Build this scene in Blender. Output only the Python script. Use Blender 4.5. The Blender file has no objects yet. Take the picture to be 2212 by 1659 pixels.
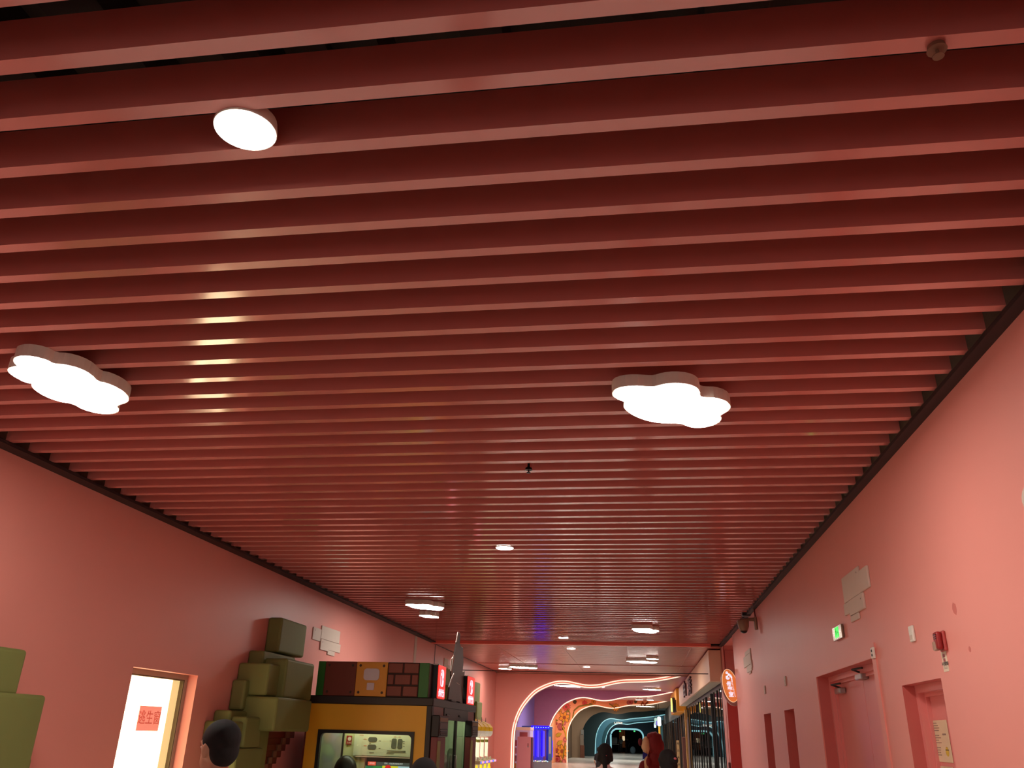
import bpy, bmesh, math, random
from mathutils import Vector, Matrix
random.seed(7)
S = bpy.context.scene
COL = S.collection
PI = math.pi

# ------------------------------------------------------------------ camera
FPX = 1747.06
YAW, PITCH, ROLL = 0.156718, 0.407834, 0.0291971
CAM = Vector((0, 0, 1.68))
_cy, _sy, _cp, _sp = math.cos(YAW), math.sin(YAW), math.cos(PITCH), math.sin(PITCH)
FWD = Vector((-_sy*_cp, _cy*_cp, _sp))
_r0 = Vector((_cy, _sy, 0))
_u0 = _r0.cross(FWD)
RIGHT = _r0*math.cos(ROLL) + _u0*math.sin(ROLL)
UP = -_r0*math.sin(ROLL) + _u0*math.cos(ROLL)
cam_data = bpy.data.cameras.new('camera')
cam_data.sensor_fit = 'HORIZONTAL'
cam_data.sensor_width = 36.0
cam_data.lens = FPX/2212*36.0
cam_data.clip_start = 0.05
cam_data.clip_end = 400
cam = bpy.data.objects.new('camera', cam_data)
COL.objects.link(cam)
cam.matrix_world = Matrix(((RIGHT.x, UP.x, -FWD.x, CAM.x), (RIGHT.y, UP.y, -FWD.y, CAM.y), (RIGHT.z, UP.z, -FWD.z, CAM.z), (0, 0, 0, 1)))
S.camera = cam

# ------------------------------------------------------------------ light levels, world, exposure
LAMP = 48.5            # emission of the cloud lamps' diffusers
ROUND = 40.0           # emission of the round downlights
STRIP = 1.15           # light strips round the arches
world = bpy.data.worlds.new('world')
S.world = world
world.use_nodes = True
wb = world.node_tree.nodes['Background']
wb.inputs[0].default_value = (1.0, 0.90, 0.85, 1)
wb.inputs[1].default_value = 0.7
S.view_settings.view_transform = 'Standard'
S.view_settings.look = 'None'
S.view_settings.exposure = 0.0
S.view_settings.gamma = 1.0
S.view_settings.use_curve_mapping = False
S.cycles.use_denoising = True
S.cycles.max_bounces = 10
S.cycles.diffuse_bounces = 6
S.cycles.sample_clamp_indirect = 6.0
S.cycles.caustics_reflective = False
S.cycles.caustics_refractive = False

# ------------------------------------------------------------------ a pixel of the 2212x1659 photograph and a known plane give a point
def ray(x, y):
    return RIGHT*((x-1106)/FPX) - UP*((y-829.5)/FPX) + FWD
def at_x(x, y, X):
    d = ray(x, y); return CAM + d*(X/d.x)
def at_y(x, y, Y):
    d = ray(x, y); return CAM + d*(Y/d.y)
def at_z(x, y, Z):
    d = ray(x, y); return CAM + d*((Z-CAM.z)/d.z)

# ------------------------------------------------------------------ materials
def lin(c):
    c = c/255.0
    return c/12.92 if c <= 0.04045 else ((c+0.055)/1.055)**2.4
def rgb(r, g, b):
    return (lin(r), lin(g), lin(b), 1)
MATS = {}
def mat(name, col, rough=0.6, metal=0.0, emis=None, es=0.0, noise=0.06, scale=6.0, bump=0.0, spec=0.5, coat=0.0):
    if name in MATS: return MATS[name]
    m = bpy.data.materials.new(name); m.use_nodes = True
    nt = m.node_tree; b = nt.nodes['Principled BSDF']
    c = rgb(*col)
    b.inputs['Roughness'].default_value = rough
    b.inputs['Metallic'].default_value = metal
    b.inputs['Specular IOR Level'].default_value = spec
    b.inputs['Coat Weight'].default_value = coat; b.inputs['Coat Roughness'].default_value = 0.11
    tc = nt.nodes.new('ShaderNodeTexCoord')
    nz = nt.nodes.new('ShaderNodeTexNoise'); nz.inputs['Scale'].default_value = scale; nz.inputs['Detail'].default_value = 4
    nt.links.new(tc.outputs['Object'], nz.inputs['Vector'])
    mx = nt.nodes.new('ShaderNodeMix'); mx.data_type = 'RGBA'
    mx.inputs[6].default_value = tuple(v*(1-noise) for v in c[:3])+(1,)
    mx.inputs[7].default_value = tuple(min(1, v*(1+noise)) for v in c[:3])+(1,)
    nt.links.new(nz.outputs['Fac'], mx.inputs[0])
    nt.links.new(mx.outputs[2], b.inputs['Base Color'])
    if bump:
        n2 = nt.nodes.new('ShaderNodeTexNoise'); n2.inputs['Scale'].default_value = scale*12; n2.inputs['Detail'].default_value = 3
        nt.links.new(tc.outputs['Object'], n2.inputs['Vector'])
        bp = nt.nodes.new('ShaderNodeBump'); bp.inputs['Strength'].default_value = bump; bp.inputs['Distance'].default_value = 0.004
        nt.links.new(n2.outputs['Fac'], bp.inputs['Height']); nt.links.new(bp.outputs['Normal'], b.inputs['Normal'])
    if emis:
        b.inputs['Emission Color'].default_value = rgb(*emis); b.inputs['Emission Strength'].default_value = es
    MATS[name] = m
    return m
def glass_mat(name, tint, reflect=0.12, rough=0.02):
    if name in MATS: return MATS[name]
    m = bpy.data.materials.new(name); m.use_nodes = True
    nt = m.node_tree; nt.nodes.clear()
    out = nt.nodes.new('ShaderNodeOutputMaterial'); mix = nt.nodes.new('ShaderNodeMixShader')
    tr = nt.nodes.new('ShaderNodeBsdfTransparent'); tr.inputs[0].default_value = rgb(*tint)
    gl = nt.nodes.new('ShaderNodeBsdfGlossy'); gl.inputs['Roughness'].default_value = rough
    lw = nt.nodes.new('ShaderNodeFresnel'); lw.inputs['IOR'].default_value = 1.5
    ad = nt.nodes.new('ShaderNodeMath'); ad.operation = 'ADD'; ad.use_clamp = True; ad.inputs[1].default_value = reflect
    ge = nt.nodes.new('ShaderNodeNewGeometry'); sb = nt.nodes.new('ShaderNodeMath'); sb.operation = 'SUBTRACT'; sb.inputs[0].default_value = 1
    mu = nt.nodes.new('ShaderNodeMath'); mu.operation = 'MULTIPLY'
    nt.links.new(ge.outputs['Backfacing'], sb.inputs[1])
    nt.links.new(lw.outputs[0], ad.inputs[0]); nt.links.new(ad.outputs[0], mu.inputs[0]); nt.links.new(sb.outputs[0], mu.inputs[1]); nt.links.new(mu.outputs[0], mix.inputs[0])
    if name.startswith('door') or name.startswith('kiosk'): lw.inputs['IOR'].default_value = 1.35
    nt.links.new(tr.outputs[0], mix.inputs[1]); nt.links.new(gl.outputs[0], mix.inputs[2]); nt.links.new(mix.outputs[0], out.inputs[0])
    MATS[name] = m
    return m

PINK = mat('pink wall paint', (232, 150, 138), 0.45, noise=0.035, scale=1.3, bump=0.08)
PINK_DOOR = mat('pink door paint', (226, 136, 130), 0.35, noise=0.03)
RED_DOOR = mat('red door paint', (190, 66, 60), 0.3, noise=0.03)
SLAT = mat('brick red slat enamel', (208, 124, 114), 0.15, noise=0.03, scale=2, spec=0.9, coat=0.9)
BEAM = mat('coral red enamel', (250, 118, 100), 0.35, noise=0.03)
FARCEIL = mat('dusty red ceiling strip', (188, 112, 100), 0.25, noise=0.05)
VOID = mat('dark slab', (64, 54, 46), 0.9)
JOIST = mat('dark brown joist', (40, 33, 28), 0.9)
TRIM = mat('dark maroon edge trim', (40, 16, 15), 0.6)
UPPER = mat('grey brown upper board', (120, 108, 94), 0.8)
FLOOR = mat('pale polished floor', (230, 228, 219), 0.22, noise=0.06, scale=0.8)
WHITE = mat('white plastic', (232, 226, 214), 0.5)
OFFWHITE = mat('off white panel', (214, 196, 182), 0.6, noise=0.03)
HOUSING = mat('white lamp housing', (225, 218, 205), 0.5)
DIFF = mat('lamp diffuser', (250, 250, 250), 0.5, emis=(255, 247, 236), es=LAMP)
RDIFF = mat('downlight diffuser', (250, 250, 250), 0.5, emis=(250, 255, 248), es=ROUND)
BLACK = mat('black enamel', (24, 20, 19), 0.4)
DARK = mat('charcoal', (45, 38, 36), 0.5)
MAROON = mat('maroon panel', (120, 52, 52), 0.4)
YELLOW = mat('amber yellow panel', (228, 172, 40), 0.4, noise=0.03)
YELLOW2 = mat('bright yellow plastic', (252, 206, 16), 0.5, spec=0.08)
GREEN = mat('moss green block paint', (118, 124, 66), 0.7, noise=0.08, scale=3, bump=0.15)
PIPE = mat('deep green gloss', (42, 108, 40), 0.35)
BROWN = mat('red brown panel', (112, 48, 34), 0.5)
BROWN2 = mat('brown brick face', (124, 60, 46), 0.5)
STEP = mat('light brown step', (134, 96, 74), 0.7)
CREAM = mat('cream panel', (205, 196, 206), 0.5)
GREY = mat('grey aluminium', (158, 144, 130), 0.45, metal=0.1)
STEEL = mat('steel', (170, 165, 160), 0.3, metal=0.8)
SKIN = mat('skin', (200, 145, 115), 0.5)
SKIN_D = mat('lip', (150, 80, 70), 0.5)
HAIR = mat('black hair', (26, 21, 21), 0.7, noise=0.3, scale=60, bump=0.6, spec=0.25)
EYEW = mat('eye white', (235, 230, 225), 0.2)
EYEB = mat('eye dark', (30, 20, 16), 0.2)
LED = mat('warm white light strip', (250, 240, 225), 0.5, emis=(255, 226, 200), es=STRIP)
LEDC = mat('cyan light strip', (200, 240, 250), 0.5, emis=(150, 225, 235), es=STRIP*0.55)

# ------------------------------------------------------------------ mesh builder
class MB:
    def __init__(self):
        self.v = []; self.f = []; self.m = []; self.smooth = []
    def add(self, vs, fs, mi=0, smooth=False):
        n = len(self.v)
        self.v += [Vector(p) for p in vs]
        for f in fs:
            self.f.append(tuple(i+n for i in f)); self.m.append(mi); self.smooth.append(smooth)
        return self
    def bm(self, bm, mi=0, smooth=False):
        bm.verts.index_update()
        self.add([v.co.copy() for v in bm.verts], [[v.index for v in f.verts] for f in bm.faces], mi, smooth)
        bm.free(); return self
    def box(self, a, b, mi=0):
        x0, y0, z0 = (min(a[i], b[i]) for i in range(3)); x1, y1, z1 = (max(a[i], b[i]) for i in range(3))
        return self.add([(x0,y0,z0),(x1,y0,z0),(x1,y1,z0),(x0,y1,z0),(x0,y0,z1),(x1,y0,z1),(x1,y1,z1),(x0,y1,z1)],
                        [(0,3,2,1),(4,5,6,7),(0,1,5,4),(1,2,6,5),(2,3,7,6),(3,0,4,7)], mi)
    def rbox(self, a, b, r=0.02, seg=2, mi=0):
        bm = bmesh.new(); bmesh.ops.create_cube(bm, size=1)
        for v in bm.verts:
            v.co = Vector(((a[i]+b[i])/2 + v.co[i]*abs(b[i]-a[i]) for i in range(3)))
        r = min(r, 0.45*min(abs(b[i]-a[i]) for i in range(3)))
        bmesh.ops.bevel(bm, geom=bm.edges[:], offset=r, segments=seg, affect='EDGES', profile=0.5)
        return self.bm(bm, mi, False)
    def prism(self, pts, d, mi=0):
        """polygon (3-D points) swept along the vector d"""
        n = len(pts); pts = [Vector(p) for p in pts]; d = Vector(d)
        return self.add(pts+[p+d for p in pts], [tuple(range(n-1, -1, -1)), tuple(range(n, 2*n))]+[(i, (i+1) % n, n+(i+1) % n, n+i) for i in range(n)], mi)
    def lathe(self, prof, c, axis='z', n=24, mi=0, smooth=True):
        """prof: list of (radius, height)"""
        vs = []
        for r, h in prof:
            for k in range(n):
                a = 2*PI*k/n; p = (r*math.cos(a), r*math.sin(a), h)
                if axis == 'y': p = (p[0], p[2], p[1])
                if axis == 'x': p = (p[2], p[0], p[1])
                vs.append(Vector(c)+Vector(p))
        fs = [(i*n+k, i*n+(k+1) % n, (i+1)*n+(k+1) % n, (i+1)*n+k) for i in range(len(prof)-1) for k in range(n)]
        self.add(vs, fs, mi, smooth)
        m = len(prof)-1
        self.add(vs[:n], [tuple(range(n-1, -1, -1))], mi); self.add(vs[m*n:], [tuple(range(n))], mi)
        return self
    def tube(self, path, r, n=8, mi=0):
        path = [Vector(p) for p in path]
        rs = r if isinstance(r, (list, tuple)) else [r]*len(path)
        vs = []
        for i, p in enumerate(path):
            t = (path[min(i+1, len(path)-1)]-path[max(i-1, 0)]).normalized()
            ref = Vector((0, 0, 1)) if abs(t.z) < 0.95 else Vector((1, 0, 0))
            a = t.cross(ref).normalized(); b = t.cross(a)
            vs += [p+(a*math.cos(2*PI*k/n)+b*math.sin(2*PI*k/n))*rs[i] for k in range(n)]
        m = len(path)
        self.add(vs, [(i*n+k, i*n+(k+1) % n, (i+1)*n+(k+1) % n, (i+1)*n+k) for i in range(m-1) for k in range(n)], mi, True)
        self.add(vs[:n], [tuple(range(n))], mi); self.add(vs[-n:], [tuple(range(n-1, -1, -1))], mi)
        return self
    def ball(self, c, r, u=16, v=10, mi=0):
        r = r if isinstance(r, (list, tuple)) else (r, r, r)
        bm = bmesh.new(); bmesh.ops.create_uvsphere(bm, u_segments=u, v_segments=v, radius=1)
        for q in bm.verts: q.co = Vector((c[i]+q.co[i]*r[i] for i in range(3)))
        return self.bm(bm, mi, True)
    def xform(self, M):
        self.v = [M @ p for p in self.v]; return self

OFF = {}          # world position of the root each object belongs to
def link(o, parent=None):
    COL.objects.link(o)
    if parent is not None: o.parent = parent
    return o
def obj(name, mb, mats, parent=None, **props):
    """ONE mesh object; the builder holds world coordinates"""
    off = OFF.get(parent, Vector((0, 0, 0))) if parent is not None else Vector((0, 0, 0))
    me = bpy.data.meshes.new(name)
    me.from_pydata([tuple(p-off) for p in mb.v], [], mb.f)
    for m in (mats if isinstance(mats, (list, tuple)) else [mats]): me.materials.append(m)
    for i, p in enumerate(me.polygons):
        p.material_index = mb.m[i]; p.use_smooth = mb.smooth[i]
    bm = bmesh.new(); bm.from_mesh(me); bmesh.ops.recalc_face_normals(bm, faces=bm.faces[:]); bm.to_mesh(me); bm.free()
    me.update()
    o = bpy.data.objects.new(name, me); link(o, parent)
    OFF[o] = off
    for k, v in props.items(): o[k] = v
    return o
def thing(name, label, cat, loc, group=None):
    o = bpy.data.objects.new(name, None); o.empty_display_size = 0.1
    o.location = loc; link(o); OFF[o] = Vector(loc)
    tag(o, label, cat, group); return o
def tag(o, label, cat, group=None):
    o['label'] = label; o['category'] = cat
    if group: o['group'] = group
    return o
def struct(o, label, cat):
    o['kind'] = 'structure'; o['label'] = label; o['category'] = cat
    return o
def copy_tree(o, parent=None):
    c = o.copy(); COL.objects.link(c)
    if parent is not None: c.parent = parent
    for ch in list(o.children): copy_tree(ch, c)
    return c
def text_obj(name, s, material, parent, loc, xdir, up, size, align='CENTER', thick=0.003, weight=0.0, sx=1.0):
    """flat lettering as a thin mesh: xdir is the reading direction"""
    cu = bpy.data.curves.new(name, 'FONT'); cu.body = s; cu.size = size; cu.align_x = align; cu.align_y = 'CENTER'
    cu.extrude = thick; cu.offset = weight; cu.resolution_u = 3
    t = bpy.data.objects.new(name, cu); COL.objects.link(t)
    bpy.context.view_layer.update()
    me = bpy.data.meshes.new_from_object(t.evaluated_get(bpy.context.evaluated_depsgraph_get()))
    bpy.data.objects.remove(t)
    x = Vector(xdir).normalized(); u = Vector(up).normalized(); n = x.cross(u)
    off = OFF.get(parent, Vector((0, 0, 0)))
    R = Matrix(((x.x*sx, u.x, n.x, loc[0]-off.x), (x.y*sx, u.y, n.y, loc[1]-off.y), (x.z*sx, u.z, n.z, loc[2]-off.z), (0, 0, 0, 1)))
    me.transform(R); me.name = name
    me.materials.clear(); me.materials.append(material)
    o = bpy.data.objects.new(name, me); link(o, parent); OFF[o] = off
    return o

# ------------------------------------------------------------------ sizes of the corridor
XL, XR = -5.70, 2.21
ZC = 3.98            # underside of the slats
YB = -7.0            # the hall behind the photographer is left open
Y_BEAM, Y_END = 22.89, 34.2

# ------------------------------------------------------------------ floor and ceiling
o = obj('floor', MB().box((XL-0.2, YB, -0.15), (XR+5, 112, 0)), FLOOR)
struct(o, 'pale polished floor running the whole length of the corridor', 'floor')
ceil = obj('ceiling', MB().box((XL-0.2, YB, 4.5), (XR+0.6, 47, 4.65)), VOID)
struct(ceil, 'dark slab with a brick red slatted ceiling hung beneath it', 'ceiling')
slat_mb = MB().box((XL+0.13, 0, ZC), (XR-0.085, 0.07, 4.19))
slat0 = None
SLAT_Y0, PITCH_Y = 2.3175, 0.2943
for k in range(-6, 70):
    if slat0 is None:
        slat0 = obj('slat', slat_mb, SLAT, ceil); s = slat0
    else:
        s = slat0.copy(); COL.objects.link(s); s.parent = ceil
    s.location = (0, SLAT_Y0+k*PITCH_Y, 0)
for k in range(15):
    obj('joist', MB().box((-5.3+k*0.52+random.uniform(-.1, .1), 0.3, 4.28), (-5.3+k*0.52+0.16, 22.8, 4.5)), JOIST, ceil)
for x in (-4.6, -1.2, 1.3):
    obj('carrier', MB().box((x, 0.2, 4.19), (x+0.04, 22.8, 4.24)), DARK, ceil)
obj('beam', MB().rbox((XL+0.02, Y_BEAM, 3.925), (XR-0.3, Y_BEAM+0.16, 4.3), 0.01, 1), BEAM, ceil)
# fine strips of the lower ceiling behind the beam
mb = MB()
y = Y_BEAM+0.17
while y < Y_END-0.02:
    mb.box((XL+0.1, y, 3.93), (XR-0.02, y+0.165, 3.955)); y += 0.2
obj('ceiling_strips', mb, FARCEIL, ceil, kind='stuff')
mb = MB().box((XL, Y_BEAM+0.16, 3.957), (XR+0.1, Y_END, 3.98))
obj('ceiling_backing', mb, mat('ceiling backing', (120, 52, 46), 0.7), ceil)
for x in (-3.95, -2.1, -0.3, 1.4):
    obj('joint_strip', MB().box((x, Y_BEAM+0.17, 3.924), (x+0.03, Y_END, 3.93)), FARCEIL, ceil)
obj('cross_strip', MB().box((XL+0.1, 29.4, 3.912), (XR-0.1, 29.46, 3.93)), FARCEIL, ceil)
obj('edge_strip', MB().box((XL, Y_END-0.14, 3.90), (XR-0.3, Y_END-0.02, 3.93)), mat('ceiling edge', (170, 110, 90), 0.4), ceil)

# ------------------------------------------------------------------ walls with openings
def wall(name, X, out, y0, y1, z1, holes, material, label, reveal_mat=None):
    """inner face at X; openings (y0,y1,z0,z1,depth) get reveals of that depth; out=+1/-1 is the outward side"""
    ys = sorted({y0, y1, *[h[0] for h in holes], *[h[1] for h in holes]})
    zs = sorted({0, z1, *[h[2] for h in holes], *[h[3] for h in holes]})
    mb = MB()
    for a, b in zip(ys, ys[1:]):
        for c, d in zip(zs, zs[1:]):
            if any(h[0] <= a and b <= h[1] and h[2] <= c and d <= h[3] for h in holes): continue
            mb.add([(X, a, c), (X, b, c), (X, b, d), (X, a, d)], [(0, 1, 2, 3)])
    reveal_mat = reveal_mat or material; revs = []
    wall_mb = mb
    for a, b, c, d, dep in holes:
        Z = X+out*dep
        mb = MB(); revs.append(mb)
        mb.add([(X, a, c), (X, a, d), (Z, a, d), (Z, a, c)], [(0, 1, 2, 3)])
        mb.add([(X, b, c), (X, b, d), (Z, b, d), (Z, b, c)], [(0, 1, 2, 3)])
        mb.add([(X, a, d), (X, b, d), (Z, b, d), (Z, a, d)], [(0, 1, 2, 3)])
        if c > 0.01: mb.add([(X, a, c), (X, b, c), (Z, b, c), (Z, a, c)], [(0, 1, 2, 3)])
    o = obj(name, wall_mb, material)
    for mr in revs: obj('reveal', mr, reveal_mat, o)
    return struct(o, label, 'wall')

WIN = (9.02, 10.50, 0.22, 2.265, 0.24)
wl = wall('wall_left', XL, -1, YB, Y_END, 3.955, [WIN], PINK, 'long pink wall with the lit window and the green block trees')
D1 = (8.50, 11.20, 0, 2.43, 0.23); D2 = (6.75, 7.735, 0, 2.143, 0.20)
D3 = (15.42, 16.27, 0, 2.122, 0.27); D4 = (13.11, 13.98, 0, 2.122, 0.25)
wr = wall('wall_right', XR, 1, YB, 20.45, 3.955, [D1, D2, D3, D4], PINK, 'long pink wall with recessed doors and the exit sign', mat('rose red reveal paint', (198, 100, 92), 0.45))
# boards above the slats, dark shadow-gap trims at the wall heads
obj('upper_board', MB().box((XL-0.06, YB, 3.99), (XL-0.01, Y_END, 4.5)), UPPER, wl)
obj('upper_board', MB().box((XR+0.01, YB, 3.99), (XR+0.06, 27, 4.5)), UPPER, wr)
o = obj('trim_1', MB().box((XL-0.02, YB, 3.945), (XL+0.15, Y_END, 3.975)), TRIM); struct(o, 'dark maroon trim where the lit-window wall meets the ceiling', 'trim')
o = obj('trim_2', MB().box((XR-0.085, YB, 3.945), (XR+0.02, 23.4, 3.975)), TRIM); struct(o, 'dark maroon trim where the wall with doors meets the ceiling', 'trim')
# panel seams on the window wall
obj('panel_seam', MB().box((XL, 21.2, 2.0), (XL+0.012, 21.42, 3.93)), OFFWHITE, wl)
obj('panel_seam', MB().box((XL, 23.46, 2.0), (XL+0.004, 23.52, 3.93)), TRIM, wl)
obj('baseboard_strip', MB().box((XL, YB, 0), (XL+0.015, Y_END, 0.1)), GREY, wl)
for a, b in ((YB, 6.75), (7.735, 8.5), (11.2, 13.11), (13.98, 15.42), (16.27, 20.4)):
    obj('baseboard_strip', MB().box((XR-0.015, a, 0), (XR, b, 0.1)), GREY, wr)
# rounded corner, recess with a red door, pier before the shop
mb = MB()
arc = [(XR+0.18-0.18*math.cos(t), 20.45+0.18*math.sin(t)) for t in [k*PI/12 for k in range(7)]]
prof = arc+[(XR+0.30, 20.63)]
for (xa, ya), (xb, yb) in zip(prof, prof[1:]):
    mb.add([(xa, ya, 0), (xb, yb, 0), (xb, yb, 3.955), (xa, ya, 3.955)], [(0, 1, 2, 3)], 0, True)
obj('rounded_corner', mb, PINK, wr)
rec = obj('wall_recess', MB().box((XR+0.30, 20.5, 0), (XR+0.4, 23.1, 3.955)).box((XR, 22.9, 0), (XR+0.3, 24.0, 3.955)), PINK)
rec.data.update(); obj('recess_soffit', MB().box((XR-0.02, 20.42, 3.955), (XR+0.45, 24.0, 3.985)), PINK, rec)
struct(rec, 'pink pier and recess beside the glazed shop', 'wall')
d5 = obj('door_5', MB().rbox((XR+0.015, 22.86, 0), (XR+0.29, 22.9, 2.95), 0.006, 1), RED_DOOR); struct(d5, 'red door leaf in the recess under the oval sign', 'door')
obj('lintel_panel', MB().rbox((XR+0.03, 22.87, 3.0), (XR+0.27, 22.9, 3.85), 0.01, 1), mat('glossy pink panel', (205, 120, 112), 0.35), rec)
for x, w in ((XR+0.004, 0.014), (XR+0.28, 0.02)):
    obj('red_edge_strip', MB().box((x, 22.855, 0), (x+w, 22.9, 3.95)), RED_DOOR, rec)
obj('access_panel', MB().rbox((XR-0.012, 23.2, 0.9), (XR, 23.7, 2.5), 0.004, 1), mat('pink access panel', (232, 150, 132), 0.4), rec)
obj('lock_box', MB().rbox((XR-0.05, 23.0, 1.02), (XR, 23.14, 1.16), 0.01, 1), mat('dark red box', (96, 20, 22), 0.4), rec)

# ------------------------------------------------------------------ the lit window
wroot = bpy.data.objects.new('window_1', None); link(wroot); wroot.location = (XL, 9.76, 0.22); OFF[wroot] = Vector(wroot.location)
struct(wroot, 'glowing white escape window in a pink reveal', 'window')
y0, y1, z0, z1, dep = WIN
xa, xb = XL-0.13, XL-0.20
mb = MB()
for a, b in (((xa, y0, z0), (xb, y0+0.07, z1)), ((xa, y1-0.07, z0), (xb, y1, z1)), ((xa, y0+0.07, z1-0.06), (xb, y1-0.07, z1)), ((xa, y0+0.07, z0), (xb, y1-0.07, z0+0.06))):
    mb.box(a, b)
fr = obj('window_frame', mb, GREY, wroot)
mb = MB()
for a, b in (((xa-0.005, y1-0.088, z0+0.06), (xb, y1-0.072, z1-0.06)), ((xa-0.005, y0+0.06, z1-0.075), (xb, y1-0.07, z1-0.062))):
    mb.box(a, b)
obj('rubber_gasket', mb, mat('olive gasket', (110, 96, 70), 0.6), fr)
obj('pane', MB().box((xb+0.012, y0+0.05, z0+0.05), (xb, y1-0.05, z1-0.05)), mat('frosted lit pane', (250, 248, 240), 0.4, emis=(255, 228, 178), es=5.5), wroot)
obj('inner_edge', MB().box((xb+0.014, y1-0.26, z0+0.06), (xb+0.012, y1-0.09, z1-0.075)), mat('lit yellow edge', (230, 200, 140), 0.5, emis=(238, 208, 140), es=0.8), wroot)
obj('sill', MB().rbox((XL+0.01, y0-0.03, z0-0.03), (XL-0.2, y1+0.03, z0+0.004), 0.006, 1), PINK, wroot)
a = at_x(304, 1524, xb+0.02); b = at_x(331, 1579, xb+0.02)
sg = thing('sign', 'small red square notice stuck on the glowing white window', 'sign', (xb+0.02, (a.y+b.y)/2, b.z))
yc = a.y+0.24
obj('notice_card', MB().box((xb+0.0125, a.y, b.z), (xb+0.018, a.y+0.48, a.z)), mat('coral notice', (238, 140, 116), 0.5, emis=(244, 142, 118), es=0.75), sg)
text_obj('lettering', '逃生窗', mat('notice red', (196, 76, 58), 0.5, emis=(212, 90, 70), es=0.55), sg, (xb+0.019, yc, (a.z+b.z)/2+0.0), (0, 1, 0), (0, 0, 1), 0.165, thick=0.001)

# ------------------------------------------------------------------ doors in the wall with doors
def strip_frame(mb, X0, X1, y0, y1, z1, w):
    mb.box((X0, y0, 0), (X1, y0+w, z1)); mb.box((X0, y1-w, 0), (X1, y1, z1)); mb.box((X0, y0+w, z1-w), (X1, y1-w, z1))
    return mb
def door(n, D, label, leaves, casing=False):
    y0, y1, z0, z1, dep = D
    r = bpy.data.objects.new('door_%d' % n, None); link(r); r.location = (XR+dep, (y0+y1)/2, 0); OFF[r] = Vector(r.location)
    struct(r, label, 'door')
    X = XR+dep
    obj('door_frame', strip_frame(MB(), X-0.10, X, y0, y1, z1, 0.06), PINK_DOOR, r)
    obj('door_stop', strip_frame(MB(), X-0.05, X, y0+0.06, y1-0.06, z1-0.06, 0.03), PINK_DOOR, r)
    ya, yb = y0+0.07, y1-0.07
    w = (yb-ya)/leaves
    for k in range(leaves):
        l = obj('door_leaf', MB().rbox((X-0.02, ya+k*w+0.004, 0.01), (X+0.03, ya+(k+1)*w-0.004, z1-0.07), 0.004, 1), PINK_DOOR, r)
        yh = ya+w-0.09 if (k == 0 and leaves == 2) or leaves == 1 else ya+w*k+0.09
        obj('door_handle', MB().tube([(X-0.02, yh, 1.05), (X-0.07, yh, 1.05), (X-0.07, yh+(-0.1 if yh > ya+w*0.5 else 0.1), 1.05)], 0.01), STEEL, l)
    obj('door_backing', MB().box((X+0.035, y0-0.05, 0), (X+0.05, y1+0.05, z1+0.05)), TRIM, r)
    if casing:
        mb = MB(); c = 0.13
        mb.box((XR-0.014, y0-c, 0), (XR, y0, z1+c)); mb.box((XR-0.014, y1, 0), (XR, y1+c, z1+c)); mb.box((XR-0.014, y0, z1), (XR, y1, z1+c))
        obj('casing', mb, PINK, r)
    return r
dr1 = door(1, D1, 'wide recessed pink double door with two silver closers', 2, True)
dr2 = door(2, D2, 'narrow recessed pink door carrying two paper notices', 1)
dr3 = door(3, D3, 'recessed dark pink door nearest the oval sign', 1)
dr4 = door(4, D4, 'recessed dark pink door between the double door and its twin', 1)
# closers on the double door
X1 = XR+D1[4]
for p, lab in (((1861, 1461), 0), ((1815, 1492), 1)):
    q = at_x(p[0], p[1], X1-0.06)
    mb = MB().rbox((X1-0.10, q.y-0.14, q.z-0.035), (X1-0.025, q.y+0.14, q.z+0.03), 0.012, 2)
    c = obj('door_closer', mb, STEEL, dr1)
    obj('closer_arm', MB().tube([(X1-0.07, q.y-0.06, q.z+0.03), (X1-0.2, q.y-0.22, q.z+0.05), (X1-0.13, q.y-0.36, q.z+0.06)], 0.011), DARK, c)
q = at_x(1886, 1411, XR-0.02)
obj('door_contact', MB().rbox((XR-0.035, q.y-0.055, q.z-0.05), (XR-0.013, q.y+0.03, q.z+0.05), 0.004, 1).box((XR-0.038, q.y-0.03, q.z-0.03), (XR-0.034, q.y, q.z-0.01), 1).box((XR-0.038, q.y-0.03, q.z+0.01), (XR-0.034, q.y, q.z+0.03), 1), [WHITE, DARK], dr1)
# frame plate on the second narrow door (bright steel strip and dark slot)
X4 = XR+D4[4]
obj('kick_plate', MB().rbox((X4-0.026, D4[0]+0.12, 0.3), (X4-0.02, D4[0]+0.17, 1.8), 0.002, 1), STEEL, dr4)
# posters on the narrow door
X2 = XR+D2[4]-0.022
a = at_x(2009, 1557, X2); b = at_x(2058, 1642, X2)
ps = thing('poster', 'laminated paper notice on the narrow pink door', 'poster', (X2, a.y, b.z))
ya, yb, za, zb = a.y, at_x(2044, 1553, X2).y, at_x(2022, 1645, X2).z, a.z
obj('sheet', MB().rbox((X2-0.004, yb, za), (X2, ya, zb), 0.001, 1), mat('laminated sheet', (226, 208, 172), 0.15), ps)
mb = MB()
for k in range(14):
    t = (k+1)/17; z = zb-(zb-za)*t; w = (ya-yb)
    if k in (4, 9): continue
    mb.box((X2-0.0055, ya-w*0.12, z), (X2-0.004, ya-w*(0.12+random.uniform(.25, .42)), z-0.006))
mb.box((X2-0.0055, ya-(ya-yb)*0.66, zb-(zb-za)*0.32), (X2-0.004, ya-(ya-yb)*0.86, zb-(zb-za)*0.36))
obj('print_lines', mb, mat('faded print', (150, 125, 110), 0.6), ps, kind='stuff')
w = ya-yb; h = zb-za
obj('yellow_picture', MB().lathe([(0.035, 0), (0.035, 0.0015)], (X2-0.0056, ya-w*0.78, zb-h*0.75), 'x', 12), mat('picture yellow', (214, 180, 60), 0.5), ps)
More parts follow.
